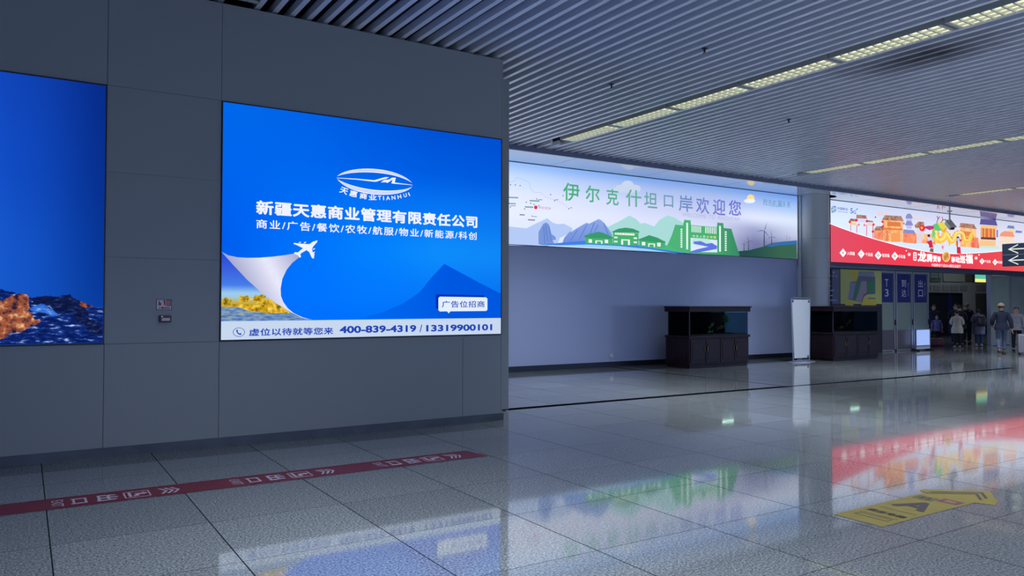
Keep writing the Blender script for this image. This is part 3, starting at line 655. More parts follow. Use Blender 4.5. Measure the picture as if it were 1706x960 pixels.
F5([(445, 300), (560, 308), (562, 352), (445, 346)], em((210, 206, 240)), 0.0008); F5([(355, 340), (434, 348), (434, 388), (355, 380)], em((232, 200, 150)), 0.0008); F5([(572, 355), (640, 362), (640, 398), (572, 392)], em((232, 200, 190)), 0.0008)
for (x, y, r) in ((352, 345, 16), (436, 322, 18), (572, 334, 16), (466, 380, 14), (540, 386, 14), (655, 378, 15), (648, 468, 16), (770, 342, 15), (776, 402, 15), (1042, 364, 14), (1280, 424, 38), (680, 284, 10)):
    F5([(x+r*math.cos(a), y+r*1.1*math.sin(a)) for a in [2*math.pi*i/16 for i in range(16)]], lan if r != 14 else pink, 0.0012)
F5([(1280+16*math.cos(a), 424+18*math.sin(a)) for a in [2*math.pi*i/12 for i in range(12)]], gold2, 0.0014)
F5([(690, 400), (775, 400), (785, 456), (660, 450)], roof, 0.0008); F5([(665, 450), (780, 456), (775, 592), (660, 566)], wl2, 0.0006)
F5([(800, 258), (1010, 270), (1045, 336), (760, 318)], roof, 0.001); F5([(775, 318), (1030, 335), (1030, 600), (775, 595)], wl, 0.0006)
F5([(830, 340), (1000, 350), (1000, 404), (830, 398)], em((214, 122, 70)), 0.001); F5([(780, 418), (1030, 432), (1030, 452), (780, 440)], em((222, 120, 60)), 0.001)
F5([(880, 600), (880, 500), (910, 480), (970, 484), (998, 510), (998, 602)], em((236, 152, 92)), 0.0012)
for k in range(3): F5([(832, 458+44*k), (852, 480+44*k), (832, 504+44*k), (812, 480+44*k)], em((196, 92, 60)), 0.0012); F5([(832, 467+44*k), (844, 480+44*k), (832, 495+44*k), (820, 480+44*k)], wl, 0.0014)
F5([(1040, 440), (1170, 450), (1198, 498), (1030, 486)], lilr, 0.001); F5([(1035, 486), (1205, 498), (1205, 622), (1030, 608)], wl2, 0.0008); F5([(1070, 540), (1160, 546), (1160, 618), (1070, 610)], em((236, 140, 96)), 0.001)
for y0, w in ((360, 55), (270, 50)): F5([(1110-w*0.5, y0-28), (1110+w*0.5, y0-26), (1110+w, y0+30), (1110-w, y0+28)], lilr, 0.0006); F5([(1075, y0+26), (1145, y0+28), (1145, y0+74), (1075, y0+72)], lil, 0.0005)
F5([(1110, 226), (1128, 270), (1092, 270)], lilr, 0.0006)
F5([(1180, 390), (1230, 340), (1300, 345), (1306, 420), (1190, 420)], roof, 0.0004); F5([(1200, 420), (1306, 425), (1306, 625), (1210, 620)], pale, 0.0003)
FB([(0, 395), (60, 400), (190, 400), (200, 520), (0, 510)], em((240, 178, 140)), 0.0003); FB([(60, 470), (220, 480), (230, 540), (40, 520)], wl2, 0.0004)
# right pavilions
FB([(560, 252), (740, 270), (780, 336), (545, 310)], roof, 0.001); FB([(560, 315), (770, 335), (780, 592), (560, 570)], wl, 0.0005); FB([(700, 440), (800, 450), (810, 590), (700, 585)], wl2, 0.0007); FB([(590, 360), (720, 372), (720, 430), (590, 420)], em((216, 130, 80)), 0.0008)
FB([(830, 195), (1030, 210), (1055, 290), (818, 272)], em((92, 84, 148)), 0.001); FB([(835, 285), (1050, 300), (1050, 332), (835, 320)], em((240, 190, 120)), 0.0011); FB([(832, 320), (1030, 332), (1030, 450), (832, 440)], em((214, 110, 76)), 0.0008); FB([(832, 440), (1032, 450), (1032, 480), (832, 470)], em((100, 60, 60)), 0.001)
for x in (840, 880, 935, 985, 1022): FB([(x, 322), (x+10, 323), (x+10, 448), (x, 446)], gold2, 0.001)
FB([(820, 480), (1030, 490), (1030, 600), (810, 590)], em((240, 190, 130)), 0.0004); FB([(760, 560), (1060, 560), (1080, 610), (820, 608)], em((196, 222, 206)), 0.0006)
FB([(1042, 345), (1060, 347), (1060, 446), (1042, 444)], em((96, 110, 190)), 0.001)
FB([(1100, 385), (1150, 360), (1260, 372), (1285, 440), (1080, 430)], em((232, 150, 120)), 0.0008); FB([(1085, 432), (1280, 442), (1270, 560), (1090, 560)], em((232, 214, 196)), 0.0005)
FB([(1195, 285), (1270, 292), (1285, 330), (1180, 322)], em((110, 130, 190)), 0.0008); FB([(1200, 324), (1275, 332), (1270, 372), (1205, 366)], em((236, 206, 140)), 0.0006); FB([(1300, 352), (1380, 360), (1380, 386), (1290, 382)], em((110, 130, 190)), 0.0008)
# snow and red ground
FB([(0, 520), (200, 545), (480, 560), (810, 590), (1120, 600), (1400, 590), (1400, 660), (0, 700)], em((206, 224, 250)), 0.0010); F5([(770, 590), (950, 600), (1210, 625), (1310, 640), (1310, 730), (1000, 680)], em((206, 224, 250)), 0.0010)
zA = [W_(*c5(*p), Y) for p in ((82, 372), (250, 430), (440, 497), (640, 560), (800, 605), (1000, 660), (1150, 695), (1300, 722))] + [W_(*cB(*p), Y) for p in ((120, 640), (300, 662), (500, 668), (700, 662), (900, 650), (1100, 632), (1370, 600), (1700, 560))]
edge = [Vector((RX0, 0, zA[0].z))]+[Vector((p.x, 0, p.z)) for p in zA]+[Vector((RX1, 0, zA[-1].z+0.1))]
pts = [Vector((p.x, Y-0.003, p.z)) for p in edge]+[Vector((RX1, Y-0.003, RZ0)), Vector((RX0, Y-0.003, RZ0))]
ink_poly('printed_red_ground', pts, lambda p: mix((214, 76, 98), (230, 58, 78), (p.x-RX0)/5) if p.x < 30 else mix((226, 60, 80), (224, 84, 84), (p.x-31)/6), bx, 4)
pts2 = [Vector((p.x, Y-0.0028, p.z)) for p in edge]+[Vector((p.x, Y-0.0028, p.z+0.035)) for p in reversed(edge)]
mb.poly(pts2, em((240, 240, 248)))
mb.build('printed_pavilions', bx)
# dragon and figures
mb = MB()
def ribbon(pts, ws, m, k):
    L = []; R_ = []
    for i, p in enumerate(pts):
        a = pts[max(0, i-1)]; b = pts[min(len(pts)-1, i+1)]; d = math.hypot(b[0]-a[0], b[1]-a[1]); nx, ny = -(b[1]-a[1])/d, (b[0]-a[0])/d
        L.append((p[0]+nx*ws[i], p[1]+ny*ws[i])); R_.append((p[0]-nx*ws[i], p[1]-ny*ws[i]))
    n = len(pts); mb.add([W_(*cB(*p), Y-0.001-k) for p in L+R_], [(i, i+1, n+i+1, n+i) for i in range(n-1)], m)
body = bez([(240, 300), (180, 520), (330, 520), (350, 420)], 12)+bez([(350, 420), (370, 330), (420, 520), (450, 500)], 10)[1:]+bez([(450, 500), (500, 440), (470, 370), (560, 380)], 10)[1:]+bez([(560, 380), (650, 400), (560, 520), (700, 480)], 10)[1:]
nb = len(body); ribbon(body, [46-30*i/nb for i in range(nb)], em((206, 130, 40)), 0.0017); ribbon(body, [42-29*i/nb for i in range(nb)], em((244, 200, 76)), 0.0018); ribbon([(p[0]+8, p[1]-6) for p in body], [12-7*i/nb for i in range(nb)], em((250, 226, 140)), 0.002)
for i in range(2, nb-2, 2):
    p, q_ = body[i], body[i+1]; d_ = math.hypot(q_[0]-p[0], q_[1]-p[1]); nx, ny = (q_[1]-p[1])/d_, -(q_[0]-p[0])/d_; w_ = 42-29*i/nb
    FB([(p[0]+nx*w_, p[1]+ny*w_), (p[0]+nx*(w_+16), p[1]+ny*(w_+16)), (q_[0]+nx*w_, q_[1]+ny*w_)], em((226, 120, 50)), 0.0019)
FB([(190, 280), (250, 250), (300, 280), (340, 270), (330, 340), (270, 360), (215, 350), (210, 310)], em((96, 190, 120)), 0.0022); FB([(255, 255), (330, 240), (370, 300), (330, 350), (290, 320)], em((222, 206, 70)), 0.0024)
FB([(205, 330), (240, 420), (215, 400), (230, 470), (200, 430), (195, 480), (180, 400), (190, 340)], em((120, 196, 110)), 0.0021); FB([(300, 330), (350, 330), (372, 300), (380, 340), (350, 380), (310, 370)], em((236, 160, 60)), 0.0021)
FB([(80, 300), (140, 290), (215, 290), (215, 325), (150, 350), (90, 322)], em((180, 60, 120)), 0.002); FB([(45+35*math.cos(a), 318+38*math.sin(a)) for a in [2*math.pi*i/18 for i in range(18)]], em((222, 60, 60)), 0.0022); FB([(45+14*math.cos(a), 318+16*math.sin(a)) for a in [2*math.pi*i/18 for i in range(18)]], gold2, 0.0024)
for P in ([(245, 250), (262, 200), (250, 160)], [(262, 205), (285, 165)], [(300, 250), (325, 215), (318, 170)], [(325, 215), (365, 205)]): ribbon(P, [5]*len(P), em((150, 60, 70)), 0.0024)
FB([(690, 390), (720, 370), (720, 460), (690, 500), (660, 470)], em((226, 204, 80)), 0.0022)
for lx, ly in ((270, 480), (410, 520), (500, 520), (610, 520)): FB([(lx, ly-30), (lx+16, ly-28), (lx+12, ly+30), (lx+26, ly+36), (lx-8, ly+32)], em((232, 184, 60)), 0.002)
hairc = em((70, 40, 56)); facec = em((244, 214, 200)); blu = em((196, 206, 240)); redc = em((206, 40, 66))
FB([(120, 410), (150, 402), (158, 425), (146, 445), (122, 430)], hairc, 0.0034); FB([(128, 440), (180, 450), (214, 500), (190, 500), (170, 480), (150, 520), (125, 520)], blu, 0.0034); FB([(110, 500), (175, 480), (200, 580), (145, 585), (140, 545)], redc, 0.0036); FB([(160, 590), (200, 590), (202, 645), (150, 635)], em((120, 96, 90)), 0.0036)
FB([(512, 440), (530, 428), (545, 445), (550, 520), (512, 500)], hairc, 0.0034); FB([(518, 455), (540, 455), (552, 545), (520, 545)], blu, 0.0036); FB([(508, 490), (525, 490), (525, 575), (510, 570)], redc, 0.0037); FB([(545, 470), (585, 475), (560, 510)], redc, 0.0037); FB([(512, 570), (560, 575), (568, 665), (514, 660)], redc, 0.0036)
FB([(300, 545), (330, 530), (352, 545), (345, 610), (350, 640), (335, 615), (318, 615), (304, 640), (310, 600)], em((230, 200, 220)), 0.0034); FB([(312, 560), (336, 560), (334, 595), (314, 595)], em((226, 120, 140)), 0.0036)
FB([(70, 410), (92, 405), (96, 480), (84, 490)], gold2, 0.0022)
mb.build('printed_dragon', bx)
# lettering and tokens
wr = em((250, 240, 240)); YT = Y-0.006; dk = em((150, 110, 130))
def diamond(fn, cx, cy, rx, ry):
    mb.poly([W_(*fn(cx+dx*rx, cy+dy*ry), YT) for dx, dy in ((0, -1), (1, 0), (0, 1), (-1, 0))], wr)
for fn, cx, cy, rx_, ry_, k in ((c5, 265, 740, 45, 56, 15), (c5, 498, 755, 45, 56, 13), (c5, 716, 772, 45, 56, 14), (c5, 928, 782, 45, 56, 14), (cB, 848, 764, 34, 44, 9), (cB, 1022, 776, 34, 44, 9)):
    mb = MB(); diamond(fn, cx, cy, rx_, ry_)
    n = 4 if k == 15 else 3 if k == 13 else 16
    ro = [W_(*fn(cx+k*1.1*math.cos(2*math.pi*i/n+0.785), cy+k*1.2*math.sin(2*math.pi*i/n+0.785)), YT-0.001) for i in range(n)]; ri = [W_(*fn(cx+k*0.6*math.cos(2*math.pi*i/n+0.785), cy+k*0.65*math.sin(2*math.pi*i/n+0.785)), YT-0.001) for i in range(n)]
    mb.add(ro+ri, [(i, (i+1) % n, n+(i+1) % n, n+i) for i in range(n)], dk); mb.build('diamond_token', bx)
mb = MB()
for t, a, b in (('入网福', (316, 768), (414, 728)), ('千兆福', (552, 782), (644, 742)), ('智家福', (766, 794), (858, 754)), ('手机福', (974, 808), (1060, 768))): mb = MB(); wall_text(mb, t, c5(*a), c5(*b), YT, wr, 0.02); mb.build('token_lettering', bx)
for t, a, b in (('产品福', (882, 782), (960, 750)), ('权益福', (1052, 792), (1130, 762))): mb = MB(); wall_text(mb, t, cB(*a), cB(*b), YT, wr, 0.02); mb.build('token_lettering', bx)
cT = lambda x, y: (1510+0.0762*x, 405+0.0762*y)
for t, a, b in (('龙', (245, 405), (440, 190)), ('腾', (445, 412), (575, 240)), ('贺', (580, 415), (670, 270)), ('春', (675, 415), (755, 290)), ('移', (980, 425), (1075, 300)), ('动', (1075, 432), (1165, 300)), ('送', (1165, 440), (1290, 270)), ('福', (1290, 450), (1455, 250))): mb = MB(); wall_text(mb, t, cT(*a), cT(*b), YT, wr, 0.05); mb.build('title_character', bx)
mb = MB(); wall_text(mb, '中国移动千店2024服务送福节', cT(552, 512), cT(1185, 480), YT, wr, 0.012)
mb.build('small_lettering', bx); mb = MB()
mb.poly([W_(*cT(*p), YT) for p in ((150, 210), (165, 200), (215, 205), (225, 220), (220, 380), (205, 390), (155, 380), (148, 365))], wr)
for k in range(3): mb.poly([W_(*cT(*p), YT-0.001) for p in ((172, 225+50*k), (205, 227+50*k), (205, 260+50*k), (172, 258+50*k))], dk)
mb.build('title_badge', bx)
for cx, cy, r in ((62, 250, 46), (1525, 330, 46), (-2, 170, 22), (1590, 260, 24)):
    mb = MB(); mb.poly([W_(*cT(cx+r*(1 if i % 2 else 0.38)*math.cos(math.pi*i/8), cy+r*1.1*(1 if i % 2 else 0.38)*math.sin(math.pi*i/8)), YT) for i in range(16)], wr); mb.build('sparkle_print', bx)
mb = MB(); cc = (870, 298)
mb.poly([W_(*cT(cc[0]+86*math.cos(a), cc[1]+114*math.sin(a)), YT-0.001) for a in [2*math.pi*i/36 for i in range(36)]], em((250, 214, 150)))
mb.poly([W_(*cT(cc[0]+72*math.cos(a), cc[1]+98*math.sin(a)), YT-0.0015) for a in [2*math.pi*i/36 for i in range(36)]], em((222, 164, 84)))
for dy in (-46, -10, 26):
    P = bez([(cc[0]-45, cc[1]+dy+44), (cc[0]-10, cc[1]+dy+60), (cc[0]+5, cc[1]+dy-44), (cc[0]+45, cc[1]+dy-20)], 10)
    mb.add([W_(*cT(x, y-9), YT-0.002) for x, y in P]+[W_(*cT(x, y+9), YT-0.002) for x, y in P], [(i, i+1, 12+i, 11+i) for i in range(10)], em((130, 88, 50)))
mb.build('gold_coin', bx)
mb = MB(); cS = lambda x, y: (1380+0.03517*x, 335+0.03517*y); lb = em((96, 112, 196)); lb2 = em((70, 110, 206)); lg = em((130, 200, 170))
for c0, cy, m in ((0, 300, lb), (0, 390, lg), (0, 470, lb)):
    P = bez([(150, cy+60), (210, cy+90), (290, cy-110), (365, cy-10)], 12)
    mb.add([W_(*cS(x, y-26), YT) for x, y in P]+[W_(*cS(x, y+26), YT) for x, y in P], [(i, i+1, 14+i, 13+i) for i in range(12)], m)
n = 30; mb.add([W_(*cS(255+118*math.cos(2*math.pi*i/n), 390+160*math.sin(2*math.pi*i/n)), YT) for i in range(n)]+[W_(*cS(255+98*math.cos(2*math.pi*i/n), 390+136*math.sin(2*math.pi*i/n)), YT) for i in range(n)], [(i, (i+1) % n, n+(i+1) % n, n+i) for i in range(n)], lb)
mb.build('company_emblem', bx); mb = MB()
wall_text(mb, '中国移动', cS(430, 410), cS(920, 330), YT, lb, 0.02); wall_text(mb, 'China Mobile', cS(440, 520), cS(915, 500), YT, lb, 0.0)
mb.build('company_lettering', bx); mb = MB()
wall_text(mb, '5', cS(1040, 585), cS(1165, 345), YT, lb2, 0.02); wall_text(mb, 'G', cS(1180, 605), cS(1310, 455), YT, lb2, 0.02)
mb.poly([W_(*cS(*p), YT) for p in ((1290, 410), (1390, 345), (1410, 375), (1310, 440))], lb)
mb.build('network_lettering', bx)

# ================================================================== CEILING LIGHTS
M_house = mat('lamp_housing', (190, 194, 190), 0.4); M_louvre = mat('lamp_louvre', (226, 228, 210), 0.3, 0.0)
def lampmat(name, rgb, k):
    m = bpy.data.materials.new(name); m.use_nodes = True; nt = m.node_tree; nt.nodes.clear()
    o = nt.nodes.new('ShaderNodeOutputMaterial'); e = nt.nodes.new('ShaderNodeEmission'); e.inputs[0].default_value = (*lin(rgb), 1); e.inputs[1].default_value = k*LAMP_GAIN
    nt.links.new(e.outputs[0], o.inputs[0]); return m
M_lit = lampmat('lit_diffuser', (250, 250, 214), 1.2); M_unlit = mat('unlit_diffuser', (92, 98, 116), 0.5)
def make_light(x, y1, lit):
    y0 = y1-LEN+0.05; z = CEIL
    t = thing('ceiling_light', '', 'ceiling light', (x, (y0+y1)/2, z), 'louvred ceiling lights in long rows')
    mb = MB(); w = 0.185
    for sx in (-1, 1): mb.box(x+sx*w-0.006, x+sx*w+0.006, y0, y1, z-0.004, z+0.10, M_house)
    for yy in (y0, y1-0.05): mb.box(x-w, x+w, yy, yy+0.05, z-0.002, z+0.10, M_house)
    mb.box(x-w, x+w, y0, y1, z+0.10, z+0.115, M_house); mb.build('housing', t)
    mb = MB(); mb.box(x-w+0.008, x+w-0.008, y0+0.05, y1-0.05, z+0.016, z+0.03, M_lit if lit else M_unlit); mb.build('diffuser', t)
    mb = MB(); n = 12
    for i in range(1, n):
        yy = y0+0.05+(y1-y0-0.1)*i/n; mb.box(x-w+0.006, x+w-0.006, yy-0.012, yy+0.012, z-0.012, z+0.016, M_louvre if lit else M_house)
    for dx in (-0.062, 0.062): mb.box(x+dx-0.007, x+dx+0.007, y0+0.05, y1-0.05, z-0.010, z+0.016, M_louvre if lit else M_house)
    mb.build('louvre', t)
    if lit:                                  # the louvre throws the lamp's light downward
        ld = bpy.data.lights.new('lamp', 'AREA'); ld.shape = 'RECTANGLE'; ld.size = 0.34; ld.size_y = y1-y0-0.14; ld.energy = LAMP_POWER; ld.color = LAMP_RGB; ld.spread = LAMP_SPREAD
        lo = bpy.data.objects.new('lamp', ld); COL.objects.link(lo); lo.parent = t; lo.location = Vector((x, (y0+y1)/2, z-0.02))-t.location
    return t
ORD = ['first', 'second', 'third', 'fourth', 'fifth', 'sixth', 'seventh', 'eighth', 'ninth', 'tenth', 'eleventh', 'twelfth', 'thirteenth', 'fourteenth']
rowname = ['row above the left wall', 'long near row', 'middle row', 'far short row', 'farthest row']
proto = {}
for ri, (rx, ye) in enumerate(ROWS):
    n = [9, 12, 12, 8, 6][ri]
    for k in range(n):
        lit = not (ri == 0 and k < 2)
        yk = ye-LEN*k
        if lit not in proto:
            o = make_light(rx, yk, lit); proto[lit] = (o, rx, yk)
        else:
            p, px_, py_ = proto[lit]; o = p.copy(); COL.objects.link(o); o.location = p.location+Vector((rx-px_, yk-py_, 0))
            for ch in p.children:
                c = ch.copy(); COL.objects.link(c); c.parent = o
        o['label'] = '%s ceiling light, %s from the far end of the %s' % ('lit' if lit else 'unlit', ORD[k], rowname[ri])
for (sx, sy, lab) in ((8.10, 7.66, 'small sprinkler head nearest the viewer between ceiling slats'), (8.14, 9.75, 'small sprinkler head on slats above the blue sign wall end'), (12.6, 9.72, 'small sprinkler head on slats beyond the near light row')):
    t = thing('sprinkler_head', lab, 'sprinkler', (sx, sy, CEIL), 'sprinkler heads in the ceiling')
    mb = MB(); mb.lathe([(0.045, 0.0), (0.045, -0.008), (0.016, -0.012), (0.014, -0.05)], M_dark, (sx, sy, CEIL), 14); mb.build('pipe', t)
    mb = MB(); mb.lathe([(0.006, -0.045), (0.03, -0.075), (0.034, -0.079), (0.006, -0.085)], M_steel, (sx, sy, CEIL), 14); mb.build('deflector', t)

for i, (lx, lab) in enumerate(((36.5, 'added unseen ceiling lamp panel nearest the doors in the arrivals room'), (42.5, 'added unseen ceiling lamp panel farther inside the arrivals room'))):
    t = thing('added_ceiling_panel', lab, 'ceiling light', (lx, 19.4, CEIL+0.15), 'added lamp panels brightening the arrivals room')
    mb = MB(); zz = CEIL+0.16  # out-of-view panels added to brighten the dark arrivals room
    for a in ((lx-0.6, lx+0.6, 18.8, 18.84), (lx-0.6, lx+0.6, 19.96, 20.0), (lx-0.6, lx-0.56, 18.84, 19.96), (lx+0.56, lx+0.6, 18.84, 19.96)): mb.box(*a, zz-0.07, zz, M_house)
    mb.build('frame', t)
    mb = MB(); mb.box(lx-0.56, lx+0.56, 18.84, 19.96, zz-0.04, zz-0.01, M_lit); mb.build('diffuser', t)
    ld = bpy.data.lights.new('lamp', 'AREA'); ld.shape = 'SQUARE'; ld.size = 1.1; ld.energy = 60.0; ld.color = (0.85, 0.95, 1.0)
    lo = bpy.data.objects.new('lamp', ld); COL.objects.link(lo); lo.parent = t; lo.location = (0, 0, -0.09)

# ================================================================== COLUMN
CX, CY, CR = 21.60, 15.66, 0.425
t = thing('round_column', 'grey clad round column between the welcome banner and red banner', 'column', (CX, CY, 0))
M_col = mat('column_cladding', (184, 186, 186), 0.32, 0.1)
mb = MB()
for z0, z1 in ((0.12, 1.3), (1.31, 2.55), (2.56, 3.8), (3.81, SOF)): mb.lathe([(CR-0.01, z0), (CR, z0+0.004), (CR, z1-0.004), (CR-0.01, z1)], M_col, (CX, CY, 0), 48)
mb.lathe([(CR-0.012, 0.1), (CR-0.012, SOF)], M_steel, (CX, CY, 0), 48); mb.build('cladding', t, smooth=True)
mb = MB(); mb.lathe([(CR+0.012, 0), (CR+0.012, 0.118), (CR, 0.12)], M_steel, (CX, CY, 0), 48); mb.build('base_ring', t, smooth=True)
mb = MB(); n = 48; vo = []; 
for i in range(n):
    a = 2*math.pi*i/n; vo.append((CX+0.42+0.56*math.cos(a), CY+0.0+0.30*math.sin(a), SOF-0.003))
mb.add(vo, [tuple(range(n))], M_void); mb.build('ceiling_cutout', t)

# ================================================================== FIRE ALARM
t = thing('alarm_sign', 'small red and white fire alarm sign on the grey wall panel', 'sign', (1.35, YL, 1.68))
p0 = W_(260, 517, YL); p1 = W_(286, 499, YL); yA = YL-0.006
M_signw = mat('sign_white', (206, 198, 204), 0.4); M_signr = mat('sign_red', (150, 34, 54), 0.4)
mb = MB(); mb.box(p0.x, p1.x, yA, YL, p0.z, p1.z, M_signw); fr = 0.006
for a in ((p0.x, p1.x, p0.z, p0.z+fr), (p0.x, p1.x, p1.z-fr, p1.z), (p0.x, p0.x+fr, p0.z, p1.z), (p1.x-fr, p1.x, p0.z, p1.z)): mb.box(a[0], a[1], yA-0.001, yA, a[2], a[3], M_dark)
mb.build('plate', t)
w = p1.x-p0.x; h = p1.z-p0.z
q = lambda u, v: (p0.x+w*u, yA-0.002, p0.z+h*v)
mb = MB(); mb.poly([q(*p) for p in ((0.12, 0.55), (0.16, 0.62), (0.14, 0.78), (0.20, 0.92), (0.22, 0.76), (0.30, 0.66), (0.34, 0.54), (0.26, 0.42), (0.18, 0.44))], M_signr)
mb.poly([q(*p) for p in ((0.64, 0.40), (0.95, 0.40), (0.95, 0.94), (0.64, 0.94))], M_signr)
mb.poly([q(*p) for p in ((0.46, 0.92), (0.58, 0.92), (0.60, 0.46), (0.52, 0.42), (0.50, 0.6))], M_signr)
for vv in (0.52, 0.66, 0.80): mb.poly([(x, y-0.001, z) for x, y, z in [q(*p) for p in ((0.67, vv), (0.92, vv), (0.92, vv+0.05), (0.67, vv+0.05))]], M_signw)
mb.build('pictograms', t)
mb = MB(); put_text(mb, '火警按钮', lambda u, v: q(0.14+0.74*u, 0.10+0.22*v), M_signr, 0.02); mb.build('lettering', t)
t = thing('alarm_button', 'dark red manual call point box mounted below the alarm sign', 'fire alarm', (1.36, YL, 1.51))
p0 = W_(264.5, 537.5, YL); p1 = W_(284.5, 525.5, YL); M_red = mat('alarm_red', (70, 16, 28), 0.4)
mb = MB(); mb.bbox(p0.x, p1.x, YL-0.05, YL, p0.z, p1.z, M_red, 0.008); mb.build('housing', t)
w = p1.x-p0.x; h = p1.z-p0.z
mb = MB(); mb.bbox(p0.x+w*0.18, p1.x-w*0.12, YL-0.056, YL-0.048, p0.z+h*0.24, p1.z-h*0.36, M_signw, 0.003); mb.build('push_plate', t)
mb = MB(); mb.bbox(p0.x+w*0.12, p0.x+w*0.3, YL-0.054, YL-0.046, p1.z-h*0.26, p1.z-h*0.1, M_steel, 0.003); mb.build('indicator', t)

# ================================================================== FLOOR MARKINGS
M_tape = mat('red_floor_tape', (104, 20, 38), 0.35, noise=(12, 0.12)); M_tapew = mat('tape_white', (176, 168, 180), 0.4)
t = thing('floor_tape', 'long red floor tape with white exit lettering along the blue sign wall', 'floor tape', (2.0, 7.57, 0))
mb = MB(); mb.slab([(-6.0, 7.365, 0.0015), (4.40, 7.395, 0.0015), (4.34, 7.80, 0.0015), (-6.0, 7.75, 0.0015)], (0, 0, 0.0015), M_tape)
mb.build('tape', t)
mb = MB()
for ya, yb in ((7.382, 7.388), (7.735, 7.741)): mb.add([(-6, ya, 0.0035), (4.3, ya+0.03, 0.0035), (4.3, yb+0.03, 0.0035), (-6, yb, 0.0035)], [(0, 1, 2, 3)], mat('tape_edge', (92, 24, 40), 0.4))
mb.build('edge_lines', t)
z = 0.0042
def floor_char(mb, ch, xa, xb, ya, yb, m, bold=0.02): put_text(mb, ch, lambda u, v: (xa+(xb-xa)*v, yb+(ya-yb)*u, z), m, bold)
for k in range(-2, 3):
    ox = 0.222+1.46*k; yc = 7.562+0.012*k
    mb = MB(); floor_char(mb, 'EXIT', ox, ox+0.085, yc-0.12, yc+0.12, M_tapew, 0.0); floor_char(mb, '口', ox+0.14, ox+0.26, yc-0.10, yc+0.10, M_tapew, 0.03); floor_char(mb, '出', ox+0.33, ox+0.50, yc-0.11, yc+0.11, M_tapew, 0.03); mb.build('lettering', t)
    mb = MB(); a, b = ox+0.545, ox+0.755; c, d = yc-0.12, yc+0.12
    for (x0_, x1_, y0_, y1_) in ((a, a+0.012, c, d), (b-0.012, b, c, d), (a, b, c, c+0.012), (a, b, d-0.012, d), (a+0.035, a+0.06, c+0.04, d-0.03)): mb.box(x0_, x1_, y0_, y1_, z-0.0007, z, M_tapew)
    mb.poly([(a+0.03+dx, yc+dy, z) for dx, dy in ((0.04, -0.07), (0.09, -0.07), (0.09, -0.01), (0.13, -0.01), (0.12, -0.04), (0.165, 0.02), (0.12, 0.07), (0.125, 0.035), (0.06, 0.035), (0.06, -0.04), (0.04, -0.04))], M_tapew); mb.build('exit_pictogram', t)
    mb = MB()
    for j in range(3):
        e = ox+0.83+0.05*j
        mb.poly([(e, yc-0.11, z), (e+0.022, yc-0.11, z), (e+0.075, yc, z), (e+0.022, yc+0.11, z), (e, yc+0.11, z), (e+0.053, yc, z)], M_tapew)
    mb.build('arrow_chevrons', t)
M_yel = mat('yellow_floor_vinyl', (138, 126, 46), 0.35, noise=(9, 0.1)); M_ink = mat('vinyl_black', (52, 48, 54), 0.4); M_mag = mat('vinyl_magenta', (120, 40, 80), 0.4)
t = thing('floor_sticker', 'yellow arrow shaped floor sticker with black letter A', 'floor sticker', (6.4, 3.65, 0))
mb = MB(); mb.slab([(5.553, 3.455, 0.0015), (6.2, 3.46, 0.0015), (6.90, 3.452, 0.0015), (6.965, 3.318, 0.0015), (7.10, 3.36, 0.0015), (7.40, 3.56, 0.0015), (7.44, 3.60, 0.0015), (7.36, 3.66, 0.0015), (7.0, 3.955, 0.0015), (6.93, 3.945, 0.0015), (6.90, 3.88, 0.0015), (6.2, 3.875, 0.0015), (5.553, 3.87, 0.0015)], (0, 0, 0.0015), M_yel); mb.build('vinyl', t)
z = 0.0042
mb = MB(); floor_char(mb, 'A', 6.225, 6.545, 3.52, 3.80, M_ink, 0.045); mb.build('letter', t)
mb = MB(); floor_char(mb, '乘坐电梯', 5.90, 5.985, 3.50, 3.82, M_ink, 0.03)
for xx in (5.83, 6.09): mb.box(xx, xx+0.006, 3.50, 3.82, z-0.0005, z, M_ink)
for (a, b, c, d) in ((5.72, 5.728, 3.52, 3.80), (5.79, 5.798, 3.52, 3.80), (5.72, 5.798, 3.52, 3.527), (5.72, 5.798, 3.793, 3.80)): mb.box(a, b, c, d, z-0.0005, z, M_ink)
mb.build('lettering', t)
mb = MB()
for (a, b, c, d) in ((6.62, 6.63, 3.68, 3.84), (6.75, 6.76, 3.68, 3.84), (6.62, 6.76, 3.68, 3.692), (6.62, 6.76, 3.828, 3.84), (6.65, 6.73, 3.71, 3.75), (6.65, 6.73, 3.765, 3.81)): mb.box(a, b, c, d, z-0.0005, z, M_ink)
mb.box(6.68, 6.82, 3.49, 3.66, z-0.0005, z, M_mag); mb.box(6.72, 6.78, 3.53, 3.62, z, z+0.0003, M_yel); mb.build('direction_boxes', t)
mb = MB()
for o_ in (0.0, 0.09): mb.poly([(6.86+o_, 3.86, z), (6.88+o_, 3.875, z), (7.25+o_, 3.60, z), (7.05+o_, 3.46, z), (7.03+o_, 3.475, z), (7.21+o_, 3.60, z)], M_ink)
mb.build('chevron_lines', t)

